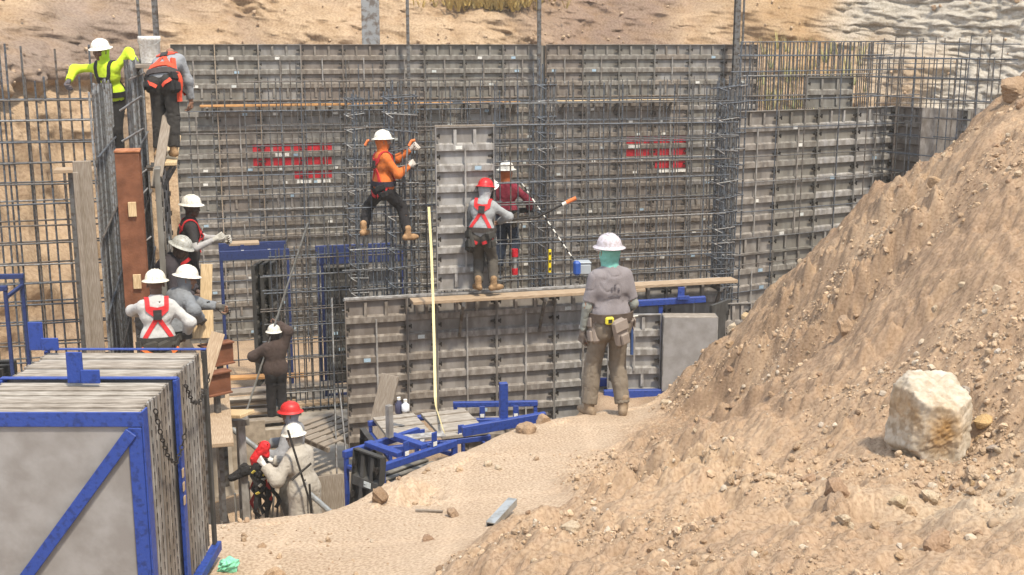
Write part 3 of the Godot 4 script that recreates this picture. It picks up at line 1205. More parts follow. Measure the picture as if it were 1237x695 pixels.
func materials() -> void:
	var w := Color.WHITE
	M_tex.blotch = noise_tex(1, 0.009, Color(0.80, 0.785, 0.77), w, 6)
	M_tex.scuff = noise_tex(2, 0.03, Color(0.86, 0.84, 0.81), w, 5, 256, FastNoiseLite.TYPE_SIMPLEX_SMOOTH, 0.3, 0.5)
	M_tex.cloth = noise_tex(3, 0.02, Color(0.93, 0.925, 0.92), w, 5, 256)
	M_tex.grit = noise_tex(14, 0.17, Color.BLACK, w, 3, 1024)
	M_tex.fine = noise_tex(4, 0.06, Color.BLACK, w, 5, 512)
	
	M_tex.wood = noise_tex(6, 0.02, Color(0.84, 0.81, 0.78), w, 5)
	M_tex.steel = noise_tex(8, 0.016, Color(0.70, 0.62, 0.57), w, 6, 512, FastNoiseLite.TYPE_SIMPLEX_SMOOTH, 0.22, 0.55)
	M_tex.dirt = noise_tex(9, 0.035, Color(0.80, 0.775, 0.75), w, 6, 1024, FastNoiseLite.TYPE_SIMPLEX_SMOOTH, 0.2, 0.6)
	M_tex.chip = noise_tex(10, 0.03, Color(0.86, 0.83, 0.81), w, 6, 512, FastNoiseLite.TYPE_SIMPLEX_SMOOTH, 0.25, 0.45)
	M_tex.streak = noise_tex(12, 0.02, Color(0.74, 0.72, 0.70), w, 6)
	var sc := Vector3(0.9, 0.35, 0.9)
	M_tex.panel = [mk("panel_grey", lin(0.31, 0.298, 0.287), 0.75, M_tex.streak, sc, 0.15, M_tex.fine, 0.1), mk("panel_tan", lin(0.27, 0.248, 0.23), 0.8, M_tex.streak, sc, 0.1, M_tex.fine, 0.1),
		mk("panel_pale", lin(0.355, 0.345, 0.338), 0.75, M_tex.streak, sc, 0.15, M_tex.fine, 0.1), mk("panel_dark", lin(0.235, 0.222, 0.204), 0.8, M_tex.streak, sc, 0.1, M_tex.fine, 0.1), mk("panel_brown", lin(0.225, 0.197, 0.172), 0.85, M_tex.streak, sc, 0.0, M_tex.fine, 0.1), mk("panel_black", lin(0.06, 0.058, 0.056), 0.8, M_tex.streak, sc, 0.0)]
	M_tex.plate = [mk("plate_grey", lin(0.275, 0.265, 0.257), 0.85, M_tex.blotch, sc, 0.1), mk("plate_tan", lin(0.24, 0.222, 0.208), 0.85, M_tex.blotch, sc, 0.05),
		mk("plate_pale", lin(0.32, 0.31, 0.305), 0.85, M_tex.blotch, sc, 0.1), mk("plate_dark", lin(0.20, 0.19, 0.172), 0.85, M_tex.blotch, sc), mk("plate_brown", lin(0.20, 0.173, 0.155), 0.85, M_tex.blotch, sc), mk("plate_black", lin(0.05, 0.048, 0.046), 0.85, M_tex.blotch, sc)]
	M_tex.dark = mk("bolt_dark", lin(0.045, 0.042, 0.04), 0.6, M_tex.steel, Vector3.ONE * 3, 0.5)
	M_tex.tags = [mk("tag_white", lin(0.66, 0.66, 0.64), 0.6, M_tex.scuff, Vector3.ONE * 9), mk("tag_blue", lin(0.32, 0.44, 0.55), 0.6, M_tex.scuff, Vector3.ONE * 9), mk("tag_grey", lin(0.50, 0.53, 0.53), 0.6, M_tex.scuff, Vector3.ONE * 9)]
	M_tex.rebar = [mk("rebar_grey", lin(0.115, 0.119, 0.124), 0.6, M_tex.steel, Vector3.ONE * 1.5, 0.25), mk("rebar_blue", lin(0.10, 0.115, 0.138), 0.6, M_tex.steel, Vector3.ONE * 1.5, 0.25), mk("rebar_brown", lin(0.13, 0.117, 0.107), 0.7, M_tex.steel, Vector3.ONE * 1.5, 0.2), mk("rebar_light", lin(0.23, 0.235, 0.24), 0.55, M_tex.steel, Vector3.ONE * 1.5, 0.5)]
	M_tex.dull_blue = mk("dull_blue", lin(0.018, 0.032, 0.115), 0.65, M_tex.chip, Vector3.ONE * 1.2)
	M_tex.cage = mk("rebar_cage_grey", lin(0.26, 0.275, 0.29), 0.55, M_tex.steel, Vector3.ONE * 1.5, 0.25)
	M_tex.blue = mk("blue_paint", lin(0.02, 0.047, 0.225), 0.5, M_tex.chip, Vector3.ONE * 1.2, 0.0, M_tex.fine, 0.08)
	M_tex.timber = mk("fresh_timber", lin(0.56, 0.42, 0.25), 0.8, M_tex.wood, Vector3(8, 0.6, 8), 0.0, M_tex.wood, 0.15, false)
	M_tex.timber2 = mk("worn_timber", lin(0.37, 0.28, 0.195), 0.9, M_tex.wood, Vector3(8, 0.6, 8), 0.0, M_tex.wood, 0.2, false)
	M_tex.greywood = mk("grey_timber", lin(0.25, 0.215, 0.18), 0.9, M_tex.wood, Vector3(8, 0.6, 8), 0.0, M_tex.wood, 0.25, false)
	M_tex.orangewood = mk("orange_timber", lin(0.50, 0.27, 0.11), 0.85, M_tex.wood, Vector3(8, 0.6, 8), 0.0, M_tex.wood, 0.2, false)
	M_tex.sheetgrey = mk("sheet_grey", lin(0.33, 0.275, 0.215), 0.9, M_tex.blotch, Vector3.ONE * 1.5)
	M_tex.face = noise_tex(16, 0.012, Color(0.90, 0.89, 0.88), w, 6)
	M_tex.rust = mk("rust", lin(0.20, 0.08, 0.042), 0.85, M_tex.blotch, Vector3.ONE * 1.0, 0.1, M_tex.fine, 0.15)
	M_tex.grey_steel = mk("grey_steel", lin(0.15, 0.15, 0.15), 0.55, M_tex.steel, Vector3.ONE, 0.6)
	M_tex.mid_steel = mk("mid_steel", lin(0.27, 0.275, 0.28), 0.55, M_tex.steel, Vector3.ONE * 0.6, 0.3)
	M_tex.pale_steel = mk("pale_steel", lin(0.36, 0.37, 0.37), 0.45, M_tex.scuff, Vector3.ONE, 0.6)
	M_tex.concrete = mk("concrete", lin(0.42, 0.37, 0.31), 0.92, M_tex.blotch, Vector3.ONE * 0.5, 0.0, M_tex.fine, 0.2)
	M_tex.red = mk("red_paint", lin(0.47, 0.012, 0.025), 0.6, M_tex.scuff, Vector3.ONE * 3)
	M_tex.white = mk("white_paint", lin(0.72, 0.71, 0.68), 0.6, M_tex.scuff, Vector3.ONE * 3)
	var soil := mk("soil", Color.WHITE, 1.0, M_tex.dirt, Vector3.ONE * 0.9, 0.0, M_tex.grit, 0.5)
	soil.vertex_color_use_as_albedo = true
	soil.metallic_specular = 0.15
	var bank := mk("bank_soil", Color.WHITE, 1.0, M_tex.dirt, Vector3.ONE * 0.3, 0.0, M_tex.grit, 2.5)
	bank.vertex_color_use_as_albedo = true
	bank.metallic_specular = 0.15
	var rock := mk("stone", Color.WHITE, 0.95, M_tex.scuff, Vector3.ONE * 1.2, 0.0, M_tex.grit, 0.25)
	rock.vertex_color_use_as_albedo = true

func ground() -> void:
	land_noise.noise_type = FastNoiseLite.TYPE_SIMPLEX_SMOOTH
	land_noise.frequency = 0.05
	land_noise.fractal_octaves = 4
	land_noise.seed = 21
	clod_noise.noise_type = FastNoiseLite.TYPE_CELLULAR
	clod_noise.cellular_return_type = FastNoiseLite.RETURN_DISTANCE
	clod_noise.frequency = 0.5
	clod_noise.seed = 3
	for p in [Vector3(-2.1, 3.78, -7.5), Vector3(-3.2, 3.95, -7), Vector3(-2, 4.0, -5.5), Vector3(-0.9, 3.92, -6.4), Vector3(-1.5, 3.69, -7.9), Vector3(-0.96, 3.65, -8.5), Vector3(-0.4, 3.6, -9.5), Vector3(0.16, 3.52, -10.5), Vector3(0.6, 3.45, -11.0), Vector3(1.0, 3.44, -10.9), Vector3(0.5, 3.5, -10.2), Vector3(0.1, 3.62, -9.0), Vector3(0.0, 3.74, -7.8), Vector3(-0.6, 3.8, -7.2),
		Vector3(-1.5, 4.0, -4.5), Vector3(-0.75, 3.96, -5.7), Vector3(0.95, 3.52, -10.2), Vector3(0.45, 3.72, -8.4), Vector3(0.1, 4.16, -6.35), Vector3(0.72, 4.2, -6.6), Vector3(0.86, 3.93, -7.7), Vector3(1.25, 3.9, -8.6), Vector3(-0.4, 4.15, -5.9), Vector3(0.0, 4.42, -5.3), Vector3(0.7, 4.6, -5.0), Vector3(1.37, 4.75, -4.67), Vector3(2.07, 4.9, -4.36),
		Vector3(1.43, 4.3, -6.67), Vector3(1.83, 4.45, -6.3), Vector3(2.58, 4.45, -6.84), Vector3(3.0, 4.6, -6.44), Vector3(1.87, 4.1, -8.9), Vector3(2.46, 4.5, -8.7), Vector3(3.39, 5.15, -7.45), Vector3(3.88, 5.8, -8.7), Vector3(4.2, 6.3, -9.6), Vector3(4.88, 6.6, -11.3), Vector3(4.5, 6.12, -11.6), Vector3(3.73, 5.5, -11.8), Vector3(2.99, 4.74, -11.9), Vector3(2.19, 3.95, -11.8), Vector3(1.48, 3.4, -11.6), Vector3(1.5, 3.62, -10.3),
		Vector3(5.5, 6.9, -10.5), Vector3(4.6, 5.9, -7.4), Vector3(7, 7.6, -11), Vector3(3.6, 5.2, -4.6), Vector3(-5, 4.2, -7), Vector3(-8, 4.5, -7), Vector3(-5, 4.4, -4.5), Vector3(0, 5.0, -3), Vector3(3, 5.4, -3)]:
		ctl.append(p)
	tps_solve()
	tps_grid.resize(TNX * TNZ)
	for iz in TNZ:
		for ix in TNX:
			tps_grid[iz * TNX + ix] = tps(TX0 + ix * TG, TZ0 + iz * TG)
	# the pocket dug behind the near mound, and small scarps across the slope
	for c in [[0.95, -7.35, 0.36, 0.20, Vector2(-0.5, 1)], [1.35, -7.2, 0.32, 0.24, Vector2(-0.4, 1)], [0.6, -7.3, 0.25, 0.10, Vector2(0.2, 1)], [2.75, -9.7, 0.45, 0.2, Vector2(0.15, -1)], [2.1, -10.3, 0.4, 0.18, Vector2(0.4, -1)], [3.3, -9.6, 0.4, 0.18, Vector2(0.2, -1)], [1.9, -9.3, 0.3, 0.14, Vector2(0.6, -0.8)], [2.75, -10.9, 0.35, 0.2, Vector2(0.3, -1)], [1.75, -5.6, 0.22, 0.13, Vector2(-1, -0.2)], [1.2, -6.3, 0.22, 0.07, Vector2(-1, 0.1)], [3.6, -10.6, 0.4, 0.18, Vector2(0.2, -1)], [-0.75, -8.35, 0.25, 0.12, Vector2(-1, -0.6)], [0.2, -6.0, 0.3, 0.08, Vector2(-1, 0.3)], [1.3, -8.6, 0.3, 0.1, Vector2(0.5, -1)], [2.3, -8.3, 0.3, 0.1, Vector2(0.3, -1)], [3.0, -8.4, 0.3, 0.12, Vector2(0.2, -1)], [1.0, -9.3, 0.25, 0.08, Vector2(0.7, -0.7)]]:
		carve.append([c[0], c[1], c[2], c[3], c[4].normalized()])
	struct("dirt_slope", grid_mesh(-2.4, -12.6, 380, 442, 0.02, land, land_color), M["soil"])
	struct("dirt_slope_rim", grid_mesh(-9.0, -13.1, 220, 136, 0.08, land, land_color, Rect2(-2.34, -12.52, 7.4, 8.64)), M["soil"])
	struct("pit_bench", grid_mesh(-9.0, -18.4, 190, 62, 0.1, bench_height, func(p, n): return DUST2.lerp(SOIL2, land_noise.get_noise_2d(p.x * 30.0, p.z * 30.0) * 0.5 + 0.5)), M["soil"])
	struct("pit_floor", grid_mesh(-18, -34, 150, 110, 0.22, func(x, z): return 0.42 + land_noise.get_noise_2d(x * 12.0, z * 12.0) * 0.16, func(p, n): return DUST2.lerp(SOIL, land_noise.get_noise_2d(p.x * 30.0, p.z * 30.0) * 0.5 + 0.5)), M["soil"])
	struct("excavated_bank", bank_mesh(), M["bank_soil"])
	# ground that carries on beyond the frame
	var far := st_new()
	box(far, Vector3(0, -1.0, 0), Vector3(400, 0.1, 400))
	struct("ground", done(far), mk("far_soil", lin(0.36, 0.25, 0.16), 1.0))
	# pebbles and clods
	var r := RandomNumberGenerator.new()
	r.seed = 5
	var kinds := []
	for k in 4:
		kinds.append([stone_mesh(300 + k, 4, [0.7, 0.9, 0.6, 0.8][k], 0.5), []])
	for i in 75000:
		var z := -4.0 - pow(r.randf(), 0.8) * 8.2
		var x := r.randf_range(-0.36, 0.46) * -z
		var ro := rough_at(x, z)
		if r.randf() > ro * 0.95 + 0.06 or side_of(EDGE, Vector2(x, z)) > 0.5:
			continue
		var patch := land_noise.get_noise_2d(x * 10.0 + 700.0, z * 10.0)
		if r.randf() > 0.22 + patch * 2.2:
			continue
		var s := 0.005 + 0.009 * pow(r.randf(), 2.0) + (0.03 * r.randf() if r.randf() < 0.11 else 0.0)
		var b := Basis.from_euler(Vector3(r.randf() * 6, r.randf() * 6, r.randf() * 6)).scaled(Vector3.ONE * s)
		var col := SOIL.lerp(SOIL2 if r.randf() < 0.4 else SOIL4, r.randf()) * r.randf_range(0.75, 1.12)
		if r.randf() < 0.14:
			col = Color(0.50, 0.41, 0.31).lerp(Color(0.40, 0.345, 0.29), r.randf())
		kinds[i % 4][1].append([Transform3D(b, Vector3(x, land(x, z) + s * 0.25, z)), col])
	for k in kinds:
		scatter("pebbles", k[0], M["stone"], k[1])
	var crumbs := []
	for i in 1000:
		var p: Vector3 = bank_spots[r.randi() % bank_spots.size()]
		var s := 0.02 + 0.08 * pow(r.randf(), 2.0) + (0.12 * r.randf() if r.randf() < 0.05 else 0.0)
		crumbs.append([Transform3D(Basis.from_euler(Vector3(r.randf() * 6, r.randf() * 6, r.randf() * 6)).scaled(Vector3.ONE * s), p + Vector3(r.randf_range(-0.1, 0.1), 0.02, r.randf_range(0, 0.1))), Color(0.33, 0.235, 0.165).lerp(Color(0.50, 0.37, 0.25), r.randf())])
	scatter("clods", kinds[0][0], M["stone"], crumbs)
	# dry grass on the far bank
	var gst := SurfaceTool.new()
	gst.begin(Mesh.PRIMITIVE_TRIANGLES)
	for i in 14:
		var a := r.randf() * TAU
		var o := Vector3(cos(a), 0, sin(a)) * r.randf() * 0.05
		var tip := o + Vector3(cos(a) * 0.22, 0.34 + r.randf() * 0.25, sin(a) * 0.22)
		var s := Vector3(-sin(a), 0, cos(a)) * 0.012
		for q in [o - s, o + s, tip]:
			gst.add_vertex(q)
	var tuft := done(gst)
	var gm := mk("dry_grass", Color.WHITE, 0.95)
	gm.vertex_color_use_as_albedo = true
	var spots := []
	for i in 900:
		var x := clampf(r.randfn() * 0.75 - 0.7, -2.9, 1.6)
		var z := r.randf_range(-37.5, -35.0)
		spots.append([Transform3D(Basis(Vector3.UP, r.randf() * 6).scaled(Vector3.ONE * r.randf_range(0.6, 1.3)), Vector3(x, 7.95 + (-35.0 - z) * 0.35 + r.randf() * 0.2, z)), Color(0.50, 0.36, 0.12).lerp(Color(0.36, 0.28, 0.12), r.randf())])
	for i in 90:
		var x := r.randf_range(5.6, 9.8)
		var z := r.randf_range(-33.6, -32.9)
		spots.append([Transform3D(Basis(Vector3.UP, r.randf() * 6).scaled(Vector3.ONE * r.randf_range(0.5, 1.2)), Vector3(x, r.randf_range(5.0, 6.9), z + 0.5)), Color(0.46, 0.39, 0.17).lerp(Color(0.24, 0.26, 0.11), r.randf())])
	scatter("dry_grass", tuft, gm, spots)

func bench_height(x: float, z: float) -> float:
	# made ground in front of the near wall
	var b := lerpf(0.25, 1.5, smoothstep(-2.3, -1.6, x))
	b = lerpf(b, 1.93, smoothstep(0.9, 1.3, x))
	b = lerpf(b, 0.25, smoothstep(-16.7, -17.6, z))
	return b + land_noise.get_noise_2d(x * 20.0, z * 20.0) * 0.08

func back_walls() -> void:
	# far wall of the structure: two gangs of panels
	var tiers := [1.0, 2.44, 2.44, 1.2]
	var y0 := -0.05
	var t := form_wall("long grey formwork wall behind the left rebar, topped by bare soil", Vector3(-7.33, y0, -25.35), YAW, 9, 0.92, tiers, "formwork gangs of the far wall", [3, 4, 4, 1, 0, 3])
	var t2 := form_wall("grey formwork wall at the back right, between two tall posts", Vector3(-7.33, y0, -25.35) + AX * 8.40, YAW, 6, 0.90, tiers, "formwork gangs of the far wall", [3, 4, 1, 0, 4])
	var gap := thing("filler_panel", "narrow dark upright filler between the two far formwork walls", "formwork", Vector3(-7.33, 0, -25.35) + AX * 8.29, YAW)
	part("plate", box_mesh(Vector3(0.2, 7.0, 0.02), 0.0, Vector3(0, 3.5, 0.012)), M_tex.plate[5], gap)
	part("rail", box_mesh(Vector3(0.05, 7.0, 0.06), 0.0, Vector3(0, 3.5, 0.055)), M_tex.panel[3], gap)
	# red spray paint with white below it, on the plates between the ribs
	for e in [[t, 2, [[0.42, -0.30, 0.12], [0.45, 0.10, 0.4]]], [t, 3, [[0.02, -0.3, 0.30], [0.5, 0.0, 0.3]]], [t2, 3, [[0, 0, 0]]], [t2, 2, [[0, 0, 0]]]]:
		pass
	red_marks(t, [2.05, 2.95], 3)
	red_marks(t2, [2.45, 3.2], 3)
	# boards of the walkway along the joint
	for e in [[0.55, 6.1, "long pale walkway board along the far wall, behind the orange worker"], [6.35, 7.7, "short pale walkway board at the joint of the far walls"], [8.6, 11.6, "pale walkway board along the back right wall, above the red marks"]]:
		var b := thing("walkway_board", e[2], "board", Vector3(-7.33, 5.72, -25.35) + AX * e[0] - BX * 0.22, YAW, "walkway boards on the far wall")
		part("board", box_mesh(Vector3(0.24, snappedf(e[1] - e[0], 0.01), 0.045), 0.006), M_tex.orangewood if e[0] < 8.0 else M_tex.timber, b, Transform3D(Basis(Vector3(0, 0, 1), Vector3(1, 0, 0), Vector3(0, -1, 0)), Vector3((e[1] - e[0]) / 2, 0, 0)))
		for x in [0.15, (e[1] - e[0]) * 0.5, e[1] - e[0] - 0.15]:
			beam("bracket", Vector3(x, -0.03, 0.12), Vector3(x, -0.28, -0.15), 0.05, 0.04, M_tex.grey_steel, b)
	# rebar in front of the far wall
	rebar_mat("tall rebar mat standing in front of the far wall, left part", Vector3(-7.33, 0.6, -25.35) + AX * 1.7 - BX * 0.45, YAW, 6.0, 0, 5.65, 0.30, 0.46, {"layers": [0.0, 0.22], "tall": 0.35, "tall_share": 0.3, "r": 0.0108})
	rebar_mat("tall rebar mat standing in front of the back right wall", Vector3(-7.33, 0.6, -25.35) + AX * 8.2 - BX * 0.45, YAW, 5.0, 0, 5.6, 0.34, 0.46, {"layers": [0.0, 0.22], "r": 0.0108})
	# posts
	for e in [[Vector3(-2.31, 6.91, -26.30), 9.0, 0.07, "thin dark steel post rising left of the middle of the far wall"], [Vector3(0.62, 6.91, -27.10), 9.0, 0.085, "dark steel post in front of the seam of the far wall"], [Vector3(5.36, 6.90, -28.30), 9.0, 0.13, "thick dark steel post at the right end of the far wall"], [Vector3(5.63, 6.90, -28.90), 9.0, 0.04, "thin pale rod beside the thick post at the right end"], [Vector3(-7.20, 7.08, -24.00), 9.0, 0.10, "dark steel post behind the white bucket"], [Vector3(-7.60, 7.08, -24.20), 9.0, 0.05, "thin grey rod rising left of the white bucket"]]:
		var p := thing("steel_post", e[3], "post", Vector3(e[0].x, 0.3, e[0].z), 0.1, "steel posts along the far wall")
		var w: float = e[2]
		part("flange", box_mesh(Vector3(w, e[1], 0.012), 0.0, Vector3(0, e[1] / 2, w * 0.5)), M_tex.grey_steel, p)
		part("flange", box_mesh(Vector3(w, e[1], 0.012), 0.0, Vector3(0, e[1] / 2, -w * 0.5)), M_tex.grey_steel, p)
		part("web", box_mesh(Vector3(0.014, e[1], snappedf(w - 0.013, 0.001)), 0.0, Vector3(0, e[1] / 2, 0)), M_tex.grey_steel, p)
	var hp := thing("soldier_beam", "wide grey steel soldier beam standing behind the far wall", "beam", Vector3(-3.38, 7.10, -28.40) - Vector3(0, 7.0, 0), 0.1)
	part("flange", box_mesh(Vector3(0.42, 9.5, 0.025), 0.0, Vector3(0, 4.75, 0.2)), M_tex.mid_steel, hp)
	part("flange", box_mesh(Vector3(0.42, 9.5, 0.025), 0.0, Vector3(0, 4.75, -0.2)), M_tex.mid_steel, hp)
	part("web", box_mesh(Vector3(0.02, 9.5, 0.37), 0.0, Vector3(0, 4.75, 0)), M_tex.mid_steel, hp)

func red_marks(t: Node3D, xs: Array, rows: int) -> void:
	for k in xs.size():
		for j in rows:
			if k == 0 and j == rows - 1 and xs[0] > 2.02:
				continue
			var y := 4.815 - j * 0.305
			for h in 2:
				var w := rng.randf_range(0.38, 0.42)
				part("red_paint_patch", box_mesh(Vector3(snappedf(w, 0.01), 0.165, 0.004), 0.0), M_tex.red, t, Transform3D(Basis(), Vector3(xs[k] + (h - 0.5) * 0.44, y, 0.0185)))
				if j == rows - 1 or rng.randf() < 0.4:
					part("white_paint_patch", box_mesh(Vector3(snappedf(w * 0.8, 0.01), 0.07, 0.004), 0.0), M_tex.white, t, Transform3D(Basis(), Vector3(xs[k] + (h - 0.5) * 0.44, y - 0.15, 0.0667)))

func right_walls() -> void:
	var th := deg_to_rad(29.0)
	var ax := Vector3(cos(th), 0, -sin(th))
	var nz := Vector3(sin(th), 0, cos(th))
	var o := Vector3(3.71, 0.15, -19.5)
	form_wall("pale formwork wall on the right, turned away behind the dirt slope", o, th, 4, 0.915, [0.9, 2.44, 2.44])
	var we := o + ax * 3.68
	var tw := deg_to_rad(-61.0)
	var wx := Vector3(cos(tw), 0, -sin(tw))
	var wing := thing("formwork_wall", "dark return wall of formwork at the far right corner", "formwork", we + Vector3(0, 0.9, 0), tw)
	form_panel(wing, Vector3(0.42, 2.44, 0), 0.82, 2.44, 4, 0.0)
	form_panel(wing, Vector3(0.42, 0, 0), 0.82, 2.44, 3, 0.0)
	form_panel(wing, Vector3(1.28, 2.44, 0), 0.88, 2.44, 0, 0.0)
	form_panel(wing, Vector3(1.28, 0, 0), 0.88, 2.44, 3, 0.0)
	var lone := thing("form_panel", "plain grey form panel face against the dark wall at far right", "formwork", we + wx * 0.86 + Vector3(0, 3.55, 0) + Vector3(-0.875, 0, 0.485) * 0.35 + Vector3(0, 0, 0.25), -0.3)
	part("plate", box_mesh(Vector3(1.1, 2.25, 0.02), 0.003, Vector3(0.56, 1.125, 0)), M_tex.panel[1], lone)
	part("edge_rail", box_mesh(Vector3(0.02, 2.25, 0.06), 0.0, Vector3(1.125, 1.125, -0.02)), M_tex.panel[3], lone)
	var dk := thing("form_panel", "dark form panel standing behind the right rebar, near its corner", "formwork", Vector3(6.34, 5.78, -23.50), 0.2)
	form_panel_into(dk, 1.0, 0.61, 3)
	# rebar of the right walls
	rebar_mat("wide rebar mat in front of the pale right wall", o - ax * 0.15 + nz * 0.32 + Vector3(0, 0.8, 0), th, 4.0, 0, 6.1, 0.72, 0.46, {"r": 0.010, "even": true})
	rebar_mat("dense upright rebar behind the top of the right wall", Vector3(4.73, 5.77, -24.40), deg_to_rad(20), 3.3, -0.3, 1.3, 0.10, 0.4, {"r": 0.013, "even": true, "layers": [0.0, 0.3]})
	rebar_mat("rebar mat rising from the return wall at far right", we - wx * 0.1 + Vector3(-0.875, 0, 0.485) * 0.3 + Vector3(0, 1.9, 0), tw, 2.65, 0, 4.75, 0.27, 0.33, {"layers": [0.0, 0.18], "r": 0.010, "jitter": 0.7, "even": true})
	rebar_mat("light rebar mat far behind the return wall", Vector3(7.26, 5.96, -23.20), deg_to_rad(-12), 2.4, -0.2, 1.2, 0.2, 0.38, {"r": 0.010, "even": true})
	# clusters of bars at the corner
	for e in [[o - ax * 0.30 + nz * 0.3, "dense corner cluster of rebar left of the pale right wall"], [o - ax * 0.62 + nz * 0.5, "rebar corner cage beside the end of the walkway plank"]]:
		cage(e[1], e[0] + Vector3(0, 0.3, 0), 0.3, 0.3, 6.0, 4)

func form_panel_into(root: Node3D, w: float, h: float, tone: int, tags := 0.0) -> void:
	# a single panel as a thing of its own: plate, ribs and studs are its parts
	var d := panel_set(w, h)
	part("plate", d.plate, M_tex.plate[tone], root)
	for i in range(1, d.rows):
		part("rib", d.rib, M_tex.panel[tone], root, Transform3D(Basis(), Vector3(0, i * d.pitch, 0)))
		if rng.randf() < tags:
			part("label_tag", box_mesh(Vector3(0.10, 0.055, 0.004)), M_tex.tags[rng.randi() % 3], root, Transform3D(Basis(), Vector3(rng.randf_range(-0.25, 0.25) * w, i * d.pitch, 0.065)))
	part("stud", d.stud, M_tex.panel[tone], root, Transform3D(Basis(), Vector3(0, h / 2, 0)))
	for i in [0, d.rows - 1]:
		for s in [-1.0, 1.0]:
			part("stub", d.stub, M_tex.panel[tone], root, Transform3D(Basis(), Vector3(s * w / 6.0, (i + 0.5) * d.pitch, 0)))
	stuff(part("wedge_bolts", d.bolts, M_tex.dark, root))

func cage(label: String, at: Vector3, w: float, d: float, h: float, n: int, turn := YAW) -> Node3D:
	# a column cage: upright bars held by square ties
	var t := thing("rebar_cage", label, "rebar", at, turn, "rebar cages at the wall corners")
	for i in n:
		for z in [-d / 2, d / 2]:
			var x := -w / 2 + w * i / (n - 1.0)
			bar("vertical_bar", Vector3(x + rng.randf_range(-0.02, 0.02), 0, z), Vector3(x + rng.randf_range(-0.03, 0.03), h + rng.randf_range(-0.15, 0.15), z), 0.015, M_tex.rebar[rng.randi() % 2], t)
	for j in int(h / 0.25):
		var y := 0.15 + j * 0.25
		var tie := part("tie", null, M_tex.rebar[3 if rng.randf() < 0.35 else 1], t)
		tie.mesh = tie_mesh(snappedf(w + 0.05, 0.01), snappedf(d + 0.05, 0.01))
		tie.position = Vector3(0, y, 0)
		tie.rotation = Vector3(rng.randf_range(-0.05, 0.05), 0, rng.randf_range(-0.12, 0.12))
	return t

func tie_mesh(w: float, d: float) -> ArrayMesh:
	var key := "tie%.2f%.2f" % [w, d]
	if not meshes.has(key):
		var st := st_new()
		var c := [Vector3(-w / 2, 0, -d / 2), Vector3(w / 2, 0, -d / 2), Vector3(w / 2, 0, d / 2), Vector3(-w / 2, 0, d / 2)]
		for i in 4:
			tube(st, [c[i], c[(i + 1) % 4]], 0.010, 5)
		tube(st, [c[3], c[3] + Vector3(0.10, -0.06, 0.05)], 0.010, 5)
		meshes[key] = done(st)
	return meshes[key]

